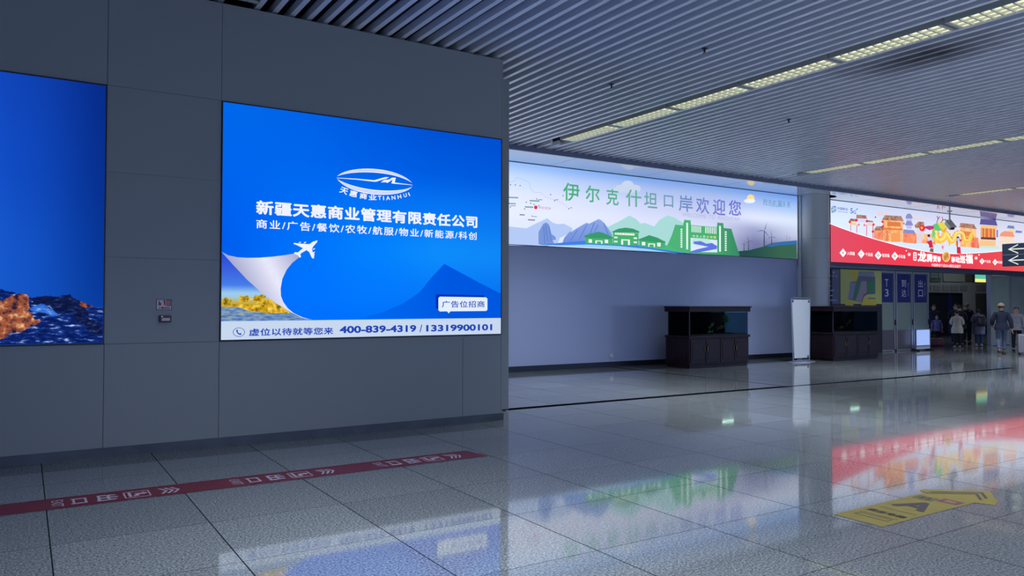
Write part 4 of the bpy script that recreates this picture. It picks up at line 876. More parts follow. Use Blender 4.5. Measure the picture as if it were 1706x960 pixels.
# ================================================================== AQUARIUMS
M_tankgrn = mat('tank_backlit_tone', (70, 72, 58), 0.7, noise=(5, 0.25)); M_tankback = mat('tank_back_film', (5, 8, 16), 0.9, spec=0.1); M_gl = glassmat('tank_glass', (0.74, 0.84, 0.9), 0.012); M_water = glassmat('tank_water', (0.46, 0.55, 0.56), 0.01)
M_fish = mat('fish_orange', (206, 112, 50), 0.35, noise=(12, 0.4)); M_fishp = mat('fish_pale', (220, 190, 130), 0.35, noise=(12, 0.3)); M_plant = mat('water_plant', (120, 160, 80), 0.6, noise=(20, 0.4))
M_brass = mat('dull_brass', (120, 100, 70), 0.35, 0.7); M_tlamp = lampmat('tank_lamp_tube', (225, 255, 215), 10.0); M_tlamp2 = lampmat('unseen_tank_lamp_tube', (225, 255, 215), 8.0)
M_grav = mat('gravel', (70, 66, 60), 0.9, noise=(30, 0.4))
def aquarium(x0, x1, y0, y1, label, lampx, tube):
    t = thing('aquarium', label, 'aquarium', ((x0+x1)/2, (y0+y1)/2, 0), 'dark wooden aquariums')
    zc = 0.845; zt = 1.50; zh = 1.645
    mb = MB(); mb.bbox(x0+0.03, x1-0.03, y0+0.03, y1, 0.0, 0.09, M_wood, 0.006); mb.bbox(x0, x1, y0+0.01, y1, 0.09, zc-0.05, M_wood, 0.006)
    mb.bbox(x0-0.03, x1+0.03, y0-0.03, y1+0.01, zc-0.05, zc+0.015, M_wood, 0.012)
    # side panel mouldings
    for ys in ((y0+0.12, y1-0.12),):
        mb.bbox(x0-0.012, x0, ys[0], ys[1], 0.18, zc-0.14, M_wood, 0.004); mb.bbox(x0-0.020, x0, ys[0]+0.06, ys[1]-0.06, 0.24, zc-0.20, M_wood, 0.006)
    mb.build('cabinet', t)
    n = 4; dw = (x1-x0-0.06)/n
    for i in range(n):
        a = x0+0.03+dw*i
        mb = MB(); mb.bbox(a+0.01, a+dw-0.01, y0-0.012, y0+0.012, 0.14, zc-0.09, M_wood, 0.005); mb.bbox(a+0.07, a+dw-0.07, y0-0.022, y0-0.008, 0.22, zc-0.17, M_wood, 0.007)
        d = mb.build('door', t)
        kx = a+dw-0.05 if i % 2 == 0 else a+0.05
        mb = MB(); mb.bbox(kx-0.011, kx+0.011, y0-0.042, y0-0.012, 0.44, 0.58, M_brass, 0.005); mb.build('handle', d)
    mb = MB(); mb.box(x0+0.05, x1-0.62, y1-0.06, y1-0.05, zc, zt, M_tankback); mb.box(x1-0.62, x1-0.05, y1-0.06, y1-0.05, zc, zt, M_tankgrn); mb.box(x0+0.045, x0+0.05, y0+0.06, y1-0.06, zc, zt, M_tankback); mb.box(x0+0.05, x1-0.05, y0+0.05, y1-0.06, zc+0.012, zc+0.05, M_grav); mb.build('backdrop', t)  # green sheet at right is colour standing for backlit, see-through water
    mb = MB(); g_ = 0.012
    mb.box(x0+0.03, x1-0.03, y0+0.03, y0+0.03+g_, zc+0.012, zt+0.02, M_gl); mb.box(x0+0.03, x0+0.03+g_, y0+0.045, y1-0.04, zc+0.012, zt+0.02, M_gl); mb.box(x1-0.03-g_, x1-0.03, y0+0.045, y1-0.04, zc+0.012, zt+0.02, M_gl); mb.build('glass_tank', t)
    mb = MB()
    for xx in (x0+0.02, x1-0.045): mb.box(xx, xx+0.025, y0+0.02, y0+0.045, zc+0.01, zt+0.02, M_dark)
    mb.build('corner_trim', t)
    mb = MB(); mb.box(x0+0.05, x1-0.05, y0+0.05, y1-0.07, zc+0.05, zt-0.03, M_water); mb.build('water', t)
    mb = MB(); mb.bbox(x0-0.035, x1+0.035, y0-0.035, y0+0.01, zt-0.005, zh-0.03, M_wood, 0.008); mb.bbox(x0-0.035, x0+0.01, y0+0.01, y1, zt-0.005, zh-0.03, M_wood, 0.008); mb.bbox(x1-0.01, x1+0.035, y0+0.01, y1, zt-0.005, zh-0.03, M_wood, 0.008); mb.bbox(x0-0.035, x1+0.035, y1-0.04, y1+0.01, zt-0.005, zh-0.03, M_wood, 0.008); mb.bbox(x0-0.06, x1+0.06, y0-0.06, y1+0.02, zh-0.04, zh, M_wood, 0.012); mb.build('hood', t)
    mb = MB(); mb.tube((lampx-0.22, y0+0.30, zt+0.05), (lampx+0.22, y0+0.30, zt+0.05), 0.014, tube); [mb.tube((lampx+q_, y0+0.30, zt+0.06), (lampx+q_, y0+0.30, zh-0.035), 0.006, M_dark, 6) for q_ in (-0.18, 0.18)]; mb.build('tank_lamp', t)
    return t
aquarium(14.76, 17.06, 14.52, 15.40, 'dark wooden aquarium with a lit water plant under the welcome banner', 16.55, M_tlamp)
aquarium(20.40, 22.72, 14.20, 15.08, 'dark wooden aquarium under the airport map board beside the doors', 21.9, M_tlamp2)  # this tank's tube is an unseen lamp put in to light the fish
def fish(x, y, z, L, rot, tilt, m, label):
    t = thing('fish', label, 'fish', (x, y, z), 'fish in the aquariums', rot); t.rotation_euler = (0, tilt, rot)
    mb = MB(); prof = [(-0.48, 0.03), (-0.36, 0.06), (-0.15, 0.13), (0.1, 0.17), (0.3, 0.14), (0.44, 0.08), (0.5, 0.02)]; vs = []; seg = 10
    for px_, r in prof:
        for i in range(seg): a = 2*math.pi*i/seg; vs.append((px_*L, 0.55*r*L*math.cos(a), r*L*math.sin(a)))
    n = len(prof); fs = [(j*seg+i, j*seg+(i+1) % seg, (j+1)*seg+(i+1) % seg, (j+1)*seg+i) for j in range(n-1) for i in range(seg)]+[tuple(reversed(range(seg))), tuple(range((n-1)*seg, n*seg))]
    mb.add(vs, fs, m); b = mb.build('body', t, smooth=True)
    mb = MB(); mb.slab([(-0.44*L, -0.004, 0.02*L), (-0.62*L, -0.004, 0.17*L), (-0.74*L, -0.004, 0.19*L), (-0.63*L, -0.004, 0), (-0.72*L, -0.004, -0.2*L), (-0.6*L, -0.004, -0.15*L), (-0.44*L, -0.004, -0.02*L)], (0, 0.008, 0), m); f = mb.build('tail_fin', t)
    mb = MB(); mb.slab([(-0.2*L, -0.003, 0.11*L), (-0.05*L, -0.003, 0.25*L), (0.15*L, -0.003, 0.2*L), (0.2*L, -0.003, 0.14*L)], (0, 0.006, 0), m); f = mb.build('back_fin', t)
fish(15.95, 14.85, 1.12, 0.26, 0.2, -0.45, M_fishp, 'pale fish swimming upward in the left aquarium')
fish(16.26, 14.80, 1.06, 0.28, 0.1, -0.2, M_fish, 'orange fish near the middle of the left aquarium')
fish(15.82, 14.80, 0.94, 0.2, 3.2, 0.1, M_fishp, 'small pale fish near the bottom of the left aquarium')
fish(21.62, 14.50, 1.16, 0.30, 0.2, -0.4, M_fish, 'orange fish swimming upward in the right aquarium')
fish(21.40, 14.62, 0.98, 0.26, 0.1, -0.1, M_fish, 'orange fish low in the right aquarium')
t = thing('water_plant', 'bright green water plant under the lamp in the left aquarium', 'plant', (16.52, 14.86, 0.9))
mb = MB()
for i in range(60):
    a = rnd.random()*6.28; L = 0.05+0.07*rnd.random(); b = Vector((16.52+0.13*(rnd.random()-0.5), 14.86+0.12*(rnd.random()-0.5), 1.42-0.17*rnd.random())); d = Vector((math.cos(a)*L, math.sin(a)*L*0.7, -0.02-rnd.random()*0.07)); s_ = Vector((-math.sin(a), math.cos(a), 0.3))*0.018; up = Vector((0, 0, 0.003))
    mb.slab([b, b+d*0.5+s_, b+d, b+d*0.5-s_], up, M_plant)
lv = mb.build('leaves', t)
mb = MB(); mb.tube((16.52, 14.86, 0.90), (16.52, 14.86, 1.38), 0.008, M_plant, 8); mb.build('stem', t)

# ================================================================== POSTER STAND
t = thing('poster_stand', 'white blank poster stand between the aquariums in front of the column', 'poster stand', (19.25, 14.5, 0))
M_poster = mat('poster_white', (222, 224, 232), 0.35); M_tube = mat('stand_tube', (176, 180, 192), 0.3, 0.6); yp = 14.56
tl, tr_, bl, br_ = W_(1318, 499, yp), W_(1349.5, 497, yp), W_(1321.5, 599, yp), W_(1348.5, 601, yp)
for p in (bl, br_): p.z = 0.05
tl.z = tr_.z = 1.89
mb = MB()
for a, b in ((bl, tl), (tr_, br_), (tl+Vector((0.05, 0, 0.0)), tr_-Vector((0.05, 0, 0)))): mb.tube(a, b, 0.013, M_tube, 10)
mb.tube(bl, br_, 0.013, M_tube, 10); mb.build('frame', t)
mb = MB(); mb.slab([Vector((tl.x+0.03, yp-0.01, 1.84)), Vector((tr_.x-0.025, yp-0.01, 1.84)), Vector((br_.x-0.03, yp-0.01, 0.12)), Vector((bl.x+0.05, yp-0.01, 0.12))], (0, 0.018, 0), M_poster); mb.build('poster', t)
mb = MB()
for x_, z_ in ((tl.x+0.06, 1.81), (tr_.x-0.075, 1.80), (br_.x-0.08, 0.17)): mb.box(x_-0.035, x_+0.035, yp-0.014, yp-0.010, z_-0.05, z_+0.02, mat('clip_grey', (70, 80, 120), 0.4))
mb.build('corner_clips', t)
mb = MB(); c_ = ((bl.x+br_.x)/2, yp); mb.lathe([(0.5, 0), (0.5, 0.012), (0.44, 0.022), (0.05, 0.03), (0.04, 0.05)], M_tube, (c_[0], c_[1], 0), 32, 1.1, 0.55); mb.build('base_plate', t, smooth=True)

# ================================================================== DOORS AND MAP
M_frost = mat('frosted_glass', (132, 146, 142), 0.15, 0, 0.6); M_kick = mat('kick_panel', (92, 86, 94), 0.3); M_blue = mat('door_blue', (30, 38, 110), 0.3); M_dtext = mat('door_lettering', (190, 194, 214), 0.5)
M_dframe = mat('door_steel', (158, 162, 172), 0.3, 0.4)
YD = YB+0.06
def glazed_door(n, x0, x1, blue, words, ztop=2.92):
    d = bpy.data.objects.new('door_%d' % n, None); COL.objects.link(d); d.location = ((x0+x1)/2, YD, 0); d.empty_display_size = 0.2; struct(d)
    f = 0.07; mb = MB()
    mb.box(x0, x0+f, YD-0.03, YD+0.05, 0, ztop, M_dframe); mb.box(x1-f, x1, YD-0.03, YD+0.05, 0, ztop, M_dframe); mb.box(x0+f, x1-f, YD-0.03, YD+0.05, ztop-0.06, ztop, M_dframe); mb.box(x0+f, x1-f, YD-0.03, YD+0.05, 0.02, 0.06, M_dframe)
    mb.build('door_frame', d)
    mb = MB(); mb.box(x0+f, x1-f, YD, YD+0.02, 0.06, ztop-0.06, M_frost); mb.build('glass_panel', d)
    if blue:
        mb = MB(); mb.box(x0+f+0.01, x1-f-0.01, YD-0.008, YD, 0.06, 0.78, M_kick); mb.build('kick_panel', d)
        zb0 = 1.78; mb = MB(); mb.box(x0+f+0.03, x1-f-0.03, YD-0.006, YD, zb0, ztop-0.09, M_blue); mb.build('blue_panel', d)
        mb = MB(); xc = (x0+x1)/2; w_ = 0.15
        for i, ch in enumerate(words[0]):
            z1 = 2.62-0.36*i; box_text(mb, ch, xc-w_*(1 if len(words[0][0].encode()) > 1 else 0.75), xc+w_*(1 if len(words[0][0].encode()) > 1 else 0.75), z1-0.27, z1, YD-0.009, M_dtext, 0.01)
        if words[1]: put_text(mb, words[1], lambda u, v: (xc+0.26+0.06*v, YD-0.009, 2.52-0.5*u), M_dtext)
        mb.build('lettering', d)
        mb = MB(); mb.box(x1-0.05, x1-0.02, YD-0.06, YD-0.03, 0.95, 1.15, M_black); mb.box(x1-0.06, x1, YD-0.08, YD+0.03, 0, 0.07, M_black); mb.build('door_handle', d)
    return d
glazed_door(1, 25.84, 26.84, True, ('T3', ''))
glazed_door(2, 26.90, 27.96, True, ('到达', 'Arrivals'))
glazed_door(3, 28.02, 29.05, True, ('出口', 'Exit'))
glazed_door(4, 33.75, 35.35, False, None)
glazed_door(5, 35.40, 36.90, False, None)
mb = MB(); mb.box(33.62, 33.74, YD-0.05, YD+0.1, 0, 2.93, M_dframe); mb.box(36.95, 60, YB+0.02, YB+0.2, 0, 2.93, M_wall); struct(mb.build('trim_7'), 'steel post at the right side of the opening')
M_map = {k: mat('map_'+k, c, 0.45) for k, c in dict(ground=(176, 182, 110), sky=(120, 136, 150), yellow=(190, 176, 70), green=(50, 130, 84), lilac=(128, 134, 170), mauve=(146, 134, 150), edge=(96, 96, 124), grey=(92, 96, 128), pale=(150, 156, 184)).items()}
t = thing('map_board', 'airport map board with green and lilac areas beside the glass doors', 'map board', (24.4, YB, 1.5))
mb = MB(); mb.box(22.9, 25.82, YB-0.09, YB-0.055, 0.0, 2.92, M_dark); mb.build('backing_board', t)
cM = lambda x, y: (1380+0.078125*x, 440+0.078125*y); ym = YB-0.095
def FM(mb, pts, k, l): mb.poly([W_(*cM(*p), ym-l) for p in pts], M_map[k])
mb = MB(); mb.poly([(23.40, ym, 2.90), (25.80, ym, 2.90), (25.80, ym, 1.72), (23.40, ym, 1.72)], M_map['ground'])
FM(mb, [(640, 150), (980, 160), (980, 262), (640, 268)], 'sky', 0.001); FM(mb, [(430, 120), (600, 130), (640, 260), (600, 360), (540, 370), (480, 240)], 'yellow', 0.001); FM(mb, [(360, 760), (500, 760), (540, 890), (360, 880)], 'yellow', 0.001); FM(mb, [(760, 720), (1020, 730), (1020, 880), (700, 880)], 'yellow', 0.0008)
FM(mb, [(640, 262), (1000, 268), (1000, 640), (830, 650), (760, 700), (715, 830), (420, 745), (470, 380), (600, 370)], 'edge', 0.002)
FM(mb, [(475, 390), (590, 400), (520, 755), (415, 735)], 'lilac', 0.003); FM(mb, [(620, 360), (700, 362), (620, 640), (560, 780), (525, 760), (590, 500)], 'green', 0.003); FM(mb, [(705, 365), (815, 370), (820, 600), (750, 650), (700, 820), (580, 780), (640, 620)], 'mauve', 0.003); FM(mb, [(825, 370), (985, 370), (985, 600), (830, 595)], 'green', 0.003)
FM(mb, [(850, 720), (1005, 722), (1005, 745), (850, 745)], 'edge', 0.003); mb.build('printed_map', t)
mb = MB(); mb.poly([(22.95, ym, 2.88), (23.36, ym, 2.88), (23.36, ym, 1.72), (22.95, ym, 1.72)], M_map['grey'])
for (x, y, w_, h_) in ((20, 240, 34, 30), (90, 240, 34, 30), (155, 240, 30, 30), (95, 160, 40, 40), (10, 360, 40, 34), (5, 450, 50, 30), (20, 550, 110, 26), (10, 660, 90, 26), (20, 760, 160, 26)): FM(mb, [(x, y), (x+w_, y+1), (x+w_, y+h_), (x, y+h_)], 'pale', 0.002)
mb.build('legend_panel', t)
# small lit panel in front of the exit door
t = thing('light_panel_stand', 'low white lit panel stand in front of the exit door', 'sign stand', (28.25, 15.93, 0))
yy = 15.93; x0_, x1_ = 27.80, 28.70
mb = MB(); mb.box(x0_-0.03, x0_, yy-0.03, yy+0.03, 0.03, 0.80, M_dframe); mb.box(x1_, x1_+0.03, yy-0.03, yy+0.03, 0.03, 0.80, M_dframe); mb.box(x0_, x1_, yy-0.03, yy+0.03, 0.765, 0.80, M_dframe); mb.box(x0_, x1_, yy-0.03, yy+0.03, 0.165, 0.19, M_dframe); mb.build('frame', t)
mb = MB(); mb.box(x0_, x1_, yy-0.012, yy+0.012, 0.19, 0.765, em((150, 176, 236))); mb.build('lit_panel', t)
mb = MB(); mb.box(x0_-0.1, x0_+0.02, yy-0.14, yy+0.14, 0, 0.05, M_black); mb.box(x1_-0.02, x1_+0.1, yy-0.14, yy+0.14, 0, 0.05, M_black); mb.box(x0_, x1_, yy-0.02, yy+0.02, 0.05, 0.15, M_poster); mb.build('foot', t)

# ================================================================== HANGING SIGNS, CAMERA, ROOM BEYOND
t = thing('hanging_sign', 'dark hanging direction sign with two white left arrows', 'direction sign', (19.4, 8.2, 2.6))
M_signd = mat('sign_charcoal', (34, 42, 60), 0.35); M_arrow = em((214, 222, 214))
mb = MB(); mb.bbox(19.38, 19.50, 6.6, 9.02, 2.60, 3.13, M_signd, 0.01); mb.build('sign_body', t)
mb = MB(); mb.box(19.374, 19.38, 6.62, 9.0, 2.862, 2.87, M_dframe); mb.build('divider', t)
xs_ = 19.372
for zc_ in (2.995, 2.735):
    mb = MB(); yc_ = 8.62
    mb.poly([(xs_, yc_+a, zc_+b) for a, b in ((0.27, 0), (0.05, 0.115), (0.05, 0.085), (0.20, 0.014), (-0.24, 0.014), (-0.24, -0.014), (0.20, -0.014), (0.05, -0.085), (0.05, -0.115))], M_arrow); mb.build('arrow', t)
mb = MB()
for yr in (6.9, 7.75): mb.tube((19.44, yr, 3.12), (19.44, yr, CEIL+0.1), 0.012, M_dark, 8)
mb.build('hanging_rod', t)
b0 = G_(1582, 352, SOF); t = thing('security_camera', 'grey box security camera hanging from the soffit by the red banner', 'security camera', (b0.x, b0.y, SOF))
dd = (CAM-b0); dd.z = 0; dd.normalize(); sd = Vector((-dd.y, dd.x, 0))
M_camg = mat('camera_grey', (190, 190, 186), 0.4)
mb = MB(); mb.lathe([(0.09, 0), (0.09, -0.02), (0.03, -0.03)], M_camg, (b0.x, b0.y, SOF), 20); mb.tube((b0.x, b0.y, SOF), (b0.x, b0.y, SOF-0.38), 0.03, M_camg, 12); mb.build('ceiling_bracket', t)
cc_ = Vector((b0.x, b0.y, SOF-0.52)); Tm = Matrix.Translation(cc_) @ Matrix.Rotation(math.radians(-35), 4, 'Z') @ Matrix.Rotation(math.radians(38), 4, 'X')
mb = MB(); mb.bbox(-0.10, 0.10, -0.24, 0.20, -0.08, 0.08, M_camg, 0.02, T=Tm); mb.bbox(-0.115, 0.115, -0.30, 0.22, 0.08, 0.095, M_camg, 0.006, T=Tm); mb.build('camera_housing', t)
mb = MB(); mb.tube(Tm @ Vector((0, -0.24, 0)), Tm @ Vector((0, -0.25, 0)), 0.06, M_black, 20); mb.build('lens', t)
mb = MB(); mb.tube(cc_+Vector((0, 0, 0.2)), cc_+Vector((0, 0, 0.1)), 0.05, M_camg, 12); mb.build('tilt_joint', t)
# far room: text wall with two dark openings, ceiling-hung lit signs, upper glazing
yi = YI-0.012
mb = MB(); M_open = mat('dark_doorway', (26, 30, 42), 0.3); M_open2 = mat('brown_shutter', (64, 62, 64), 0.5)
def IB(name, a, b, m, dpt=0.05, k='structure', mb=None):
    p = W_(*a, YI); q_ = W_(*b, YI); mb = mb or MB(); mb.box(min(p.x, q_.x), max(p.x, q_.x), YI-dpt, YI, min(p.z, q_.z), max(p.z, q_.z), m); return mb
d6 = bpy.data.objects.new('door_6', None); COL.objects.link(d6); d6.location = (41, YI, 0); struct(d6)
mb = IB('', (1540, 489), (1602, 572), M_open, 0.03); mb.build('dark_opening', d6)
mb = MB(); p = W_(1540, 489, YI); q_ = W_(1602, 572, YI); mb.box(p.x, q_.x, YI-0.08, YI, p.z-0.04, p.z+0.06, M_black); mb.box(q_.x-0.12, q_.x, YI-0.08, YI, 0, p.z, M_black); p2 = W_(1580, 489, YI); mb.box(p2.x-0.2, p2.x+0.2, YI-0.07, YI, 0, p.z, mat('blue_post', (22, 28, 84), 0.4)); mb.build('door_frame', d6)
d7 = bpy.data.objects.new('door_7', None); COL.objects.link(d7); d7.location = (45, YI, 0); struct(d7)
mb = IB('', (1625, 489), (1656, 572), M_open2, 0.03); mb.build('shutter', d7)
mb = MB(); M_up = mat('upper_glazing', (110, 130, 130), 0.2); M_brn = mat('upper_brown', (84, 80, 80), 0.5)
for a, b, m in (((1549, 454), (1561, 464), M_up), ((1562, 454), (1568, 464), M_up), ((1549, 465), (1566, 470), mat('upper_grey', (86, 96, 106), 0.4)), ((1570, 455), (1606, 470), mat('upper_panel', (140, 142, 138), 0.4)), ((1607, 455), (1640, 470), M_brn)): IB('', a, b, m, 0.06, mb=mb)
struct(mb.build('trim_8'), 'upper glazing strip in the far arrivals room')
t = thing('wall_notice', 'row of faded grey square notices on the far arrivals wall', 'notice', (42, YI, 2.6))
M_not = mat('notice_grey', (96, 102, 112), 0.5); M_not2 = mat('notice_pale', (128, 132, 138), 0.5)
for i, (xa, xb) in enumerate(((1549, 1552.5), (1555, 1567), (1570, 1582), (1584, 1596.5), (1599.5, 1611), (1626, 1634), (1635.5, 1641), (1644, 1650))):
    mb = MB(); p = W_(xa, 485, YI); q_ = W_(xb, 476, YI); mb.box(p.x, q_.x, YI-0.02, YI, p.z, q_.z, M_not)
    for j in range(3): mb.box(p.x+0.03, q_.x-0.03, YI-0.024, YI-0.02, p.z+(q_.z-p.z)*(0.16+0.28*j), p.z+(q_.z-p.z)*(0.28+0.28*j), M_not2)
    mb.build('notice_square', t)
ys = 20.5; p = W_(1624.5, 470, ys); q_ = W_(1646.5, 456.5, ys); zm = p.z+(q_.z-p.z)*0.38
t = thing('hanging_sign', 'green and yellow lit sign hanging in the arrivals room', 'sign', ((p.x+q_.x)/2, ys, p.z))
mb = MB(); mb.box(p.x-0.03, q_.x+0.03, ys+0.004, ys+0.12, p.z-0.03, q_.z+0.03, M_dark); mb.build('sign_body', t)
mb = MB(); mb.box(p.x, q_.x, ys, ys+0.004, zm, q_.z, em((84, 186, 160))); mb.build('green_panel', t)
mb = MB(); mb.box(p.x, q_.x, ys, ys+0.004, p.z, zm, em((240, 226, 120))); mb.build('yellow_panel', t)
mb = MB()
for xr in (p.x+0.15, q_.x-0.15): mb.tube((xr, ys+0.06, q_.z), (xr, ys+0.06, 5.3), 0.012, M_dark, 8)
mb.build('hanging_rod', t)
ys2 = 17.6; p = W_(1646.5, 482, ys2); q_ = W_(1653, 457, ys2)
t = thing('hanging_sign', 'narrow dark upright sign beside the green and yellow sign', 'sign', ((p.x+q_.x)/2, ys2, p.z))
mb = MB(); mb.box(p.x, q_.x, ys2, ys2+0.1, p.z, q_.z, M_black); mb.build('sign_body', t)
mb = MB()
for f0, f1 in ((0.28, 0.36), (0.42, 0.52), (0.56, 0.64)): mb.box(p.x+(q_.x-p.x)*0.45, p.x+(q_.x-p.x)*0.75, ys2-0.003, ys2, p.z+(q_.z-p.z)*f0, p.z+(q_.z-p.z)*f1, em((150, 160, 190)))
mb.build('lit_marks', t)
mb = MB(); mb.tube(((p.x+q_.x)/2, ys2+0.05, q_.z), ((p.x+q_.x)/2, ys2+0.05, 5.3), 0.012, M_dark, 8); mb.build('hanging_rod', t)
ys3 = 17.0; p = W_(1654, 458, ys3); q_ = W_(1677, 457, ys3)
t = thing('tube_light', 'thin yellow lit tube above the right hand glass doors', 'light', ((p.x+q_.x)/2, ys3, 3.0))
zt_ = 2.985
mb = MB(); mb.box(p.x, q_.x, ys3, ys3+0.08, zt_+0.02, zt_+0.08, M_dark); mb.build('housing', t)
mb = MB(); mb.tube((p.x, ys3+0.04, zt_), (q_.x, ys3+0.04, zt_), 0.03, lampmat('yellow_tube', (240, 226, 60), 1.0), 10); mb.build('tube', t)
mb = MB(); [mb.tube((xr, ys3+0.04, zt_+0.08), (xr, ys3+0.04, CEIL+0.16), 0.012, M_dark, 8) for xr in (p.x+0.1, q_.x-0.1)]; mb.build('hanging_rod', t)
# small items at the foot of the back wall
t = thing('wall_socket', 'small white socket with loose cable low on the glass wall', 'socket', (13.2, YB, 0.25))
mb = MB(); mb.bbox(13.36, 13.48, YB-0.03, YB, 0.26, 0.36, M_white, 0.006); mb.build('socket_plate', t)
mb = MB()
P = bez([(13.42, 0.30), (13.46, 0.22), (13.40, 0.2), (13.48, 0.16)], 8)
for a, b in zip(P[:-1], P[1:]): mb.tube((a[0], YB-0.04, a[1]), (b[0], YB-0.04, b[1]), 0.008, M_white, 6)
mb.build('cable', t)
t = thing('power_strip', 'small black power strip on the floor right of the left aquarium', 'power strip', (17.75, 15.5, 0))
mb = MB(); mb.bbox(17.25, 17.75, 15.2, 15.32, 0, 0.06, M_black, 0.01); mb.build('strip_body', t)
mb = MB()
for i in range(3): mb.box(17.32+i*0.13, 17.38+i*0.13, 15.23, 15.29, 0.06, 0.062, M_dark)
mb.build('outlets', t)

# ================================================================== PEOPLE
def skin_mesh(nodes, edges, root=0, sub=2):
    me = bpy.data.meshes.new('skinned'); me.from_pydata([n[0] for n in nodes], edges, [])
    o = bpy.data.objects.new('skinned', me); COL.objects.link(o)
    sk = o.modifiers.new('skin', 'SKIN'); sk.branch_smoothing = 0.4
    if not me.skin_vertices: me.attributes  # layer is made by the modifier below
    bm = bmesh.new(); bm.from_mesh(me); lay = bm.verts.layers.skin.verify(); bm.verts.ensure_lookup_table()
    for v, n in zip(bm.verts, nodes):
        r = n[1]; v[lay].radius = (r, r) if not hasattr(r, '__len__') else r; v[lay].use_root = (v.index == root)
    bm.to_mesh(me); bm.free()
    sb = o.modifiers.new('sub', 'SUBSURF'); sb.levels = sub; sb.render_levels = sub
    bpy.context.view_layer.update()
    ev = bpy.data.meshes.new_from_object(o.evaluated_get(bpy.context.evaluated_depsgraph_get()))
    vs = [v.co.copy() for v in ev.vertices]; fs = [tuple(p.vertices) for p in ev.polygons]
    bpy.data.objects.remove(o); bpy.data.meshes.remove(me); bpy.data.meshes.remove(ev)
    return vs, fs
def person(x, y, rot, h, label, top, bottom, shoe, pose=None, face=True, coat=0.0, hood=False, cap=None, bulk=1.0, hair='short', lean=0.0, kid=False):
    P = dict(elL=(-0.25, -0.02, 1.13), wrL=(-0.26, 0.06, 0.90), elR=(0.25, -0.02, 1.13), wrR=(0.26, 0.06, 0.90),
             knL=(-0.10, 0.02, 0.49), anL=(-0.10, -0.01, 0.085), knR=(0.10, 0.02, 0.49), anR=(0.10, -0.01, 0.085), head=(0, 0, 0))
    if pose: P.update(pose)
    k = h/1.74
    V = Vector
    def L(p):                              # forward lean of the trunk above the hips
        p = V(p)
        if p.z > 0.95 and lean: p.y += (p.z-0.95)*lean; p.z -= (p.z-0.95)*lean*0.25
        return p*k
    hx, hy, hz = P['head']
    nodes = []; edges = []
    def N(p, r, par=None):
        nodes.append((L(p), tuple(q*k for q in r) if hasattr(r, '__len__') else r*k))
        if par is not None: edges.append((par, len(nodes)-1))
        return len(nodes)-1
    pel = N((0, 0, 0.93), (0.135, 0.105)); wa = N((0, 0, 1.08), (0.12, 0.09), pel); ch = N((0, 0, 1.27), (0.14, 0.10), wa); uc = N((0, -0.005, 1.40), (0.10, 0.075), ch)
    nk = N((0, 0.0, 1.50), 0.052, uc); jw = N((hx*0.5, 0.028+hy*0.5, 1.555), (0.060, 0.070), nk); sk_ = N((hx, 0.012+hy, 1.635), (0.078, 0.092), jw); N((hx, 0.0+hy, 1.70), (0.05, 0.06), sk_)
    for s, sd in ((-1, 'L'), (1, 'R')):
        shd = N((s*0.165, -0.01, 1.41), 0.055, uc); el = N(P['el'+sd], 0.040, shd); wr = N(P['wr'+sd], 0.026, el)
        e = V(P['el'+sd]); w = V(P['wr'+sd]); d = (w-e).normalized(); side = V((-d.z*0, 0, 0)); lat = V((0, 1, 0)) if abs(d.y) < 0.7 else V((1, 0, 0))
        lat = (lat-d*lat.dot(d)).normalized(); nrm = d.cross(lat)*s
        pm = N(w+d*0.05, (0.034, 0.022), wr)
        for i, (off, ln) in enumerate(((-0.028, 0.062), (-0.009, 0.075), (0.010, 0.07), (0.028, 0.055))):
            a = N(w+d*0.095+lat*off, 0.0095, pm); b = N(w+d*(0.095+ln*0.55)+lat*off*1.1+nrm*0.012, 0.0085, a); N(w+d*(0.095+ln*0.9)+lat*off*1.1+nrm*0.034, 0.0075, b)
        a = N(w+d*0.045+lat*0.045, 0.010, pm); N(w+d*0.085+lat*0.062+nrm*0.01, 0.0085, a)
        hp = N((s*0.085, 0, 0.90), 0.088, pel); kn = N(P['kn'+sd], 0.058, hp); an = N(P['an'+sd], 0.036, kn)
        N(V(P['an'+sd])+V((0, 0.13, -0.045)), 0.026, an)
    vs, fs = skin_mesh(nodes, edges, 0, 2)
    mb = MB(); mb.add(vs, fs, M_skin)
    hc = L((hx, 0.012+hy, 1.625))           # nose, ears joined to the head
    if not kid: pass
    mb.ball(hc+V((0, 0.094, -0.012))*k, (0.013*k, 0.022*k, 0.024*k), M_skin, 10)
    for s in (-1, 1): mb.ball(hc+V((s*0.080, -0.005, -0.01))*k, (0.012*k, 0.022*k, 0.034*k), M_skin, 10)
    body = mb.build('person', None, smooth=True); body.location = (x, y, 0); body.rotation_euler = (0, 0, rot)
    tag(body, label, 'person', 'travellers around the doors')
    def child(mb, nm, smooth=True):
        o = mb.build(nm, None, smooth); o.parent = body; return o
    if face:
        mb = MB()
        for s in (-1, 1): mb.ball(hc+V((s*0.031, 0.084, 0.012))*k, 0.011*k, M_hair, 8)
        child(mb, 'eyes')
        mb = MB(); mb.ball(hc+V((0, 0.084, -0.056))*k, (0.024*k, 0.008*k, 0.006*k), mat('lips', (150, 80, 76), 0.5), 10); child(mb, 'mouth')
    # hair or cap
    bm = bmesh.new(); bmesh.ops.create_uvsphere(bm, u_segments=24, v_segments=16, radius=1)
    low = -0.75 if hair == 'long' else -0.35
    dele = [v for v in bm.verts if (v.co.z < low+0.0) or (v.co.y > 0.35 and v.co.z < 0.42+0.2*abs(v.co.x)) or (v.co.y > -0.1 and v.co.z < 0.0 and hair != 'long')]
    bmesh.ops.delete(bm, geom=dele, context='VERTS')
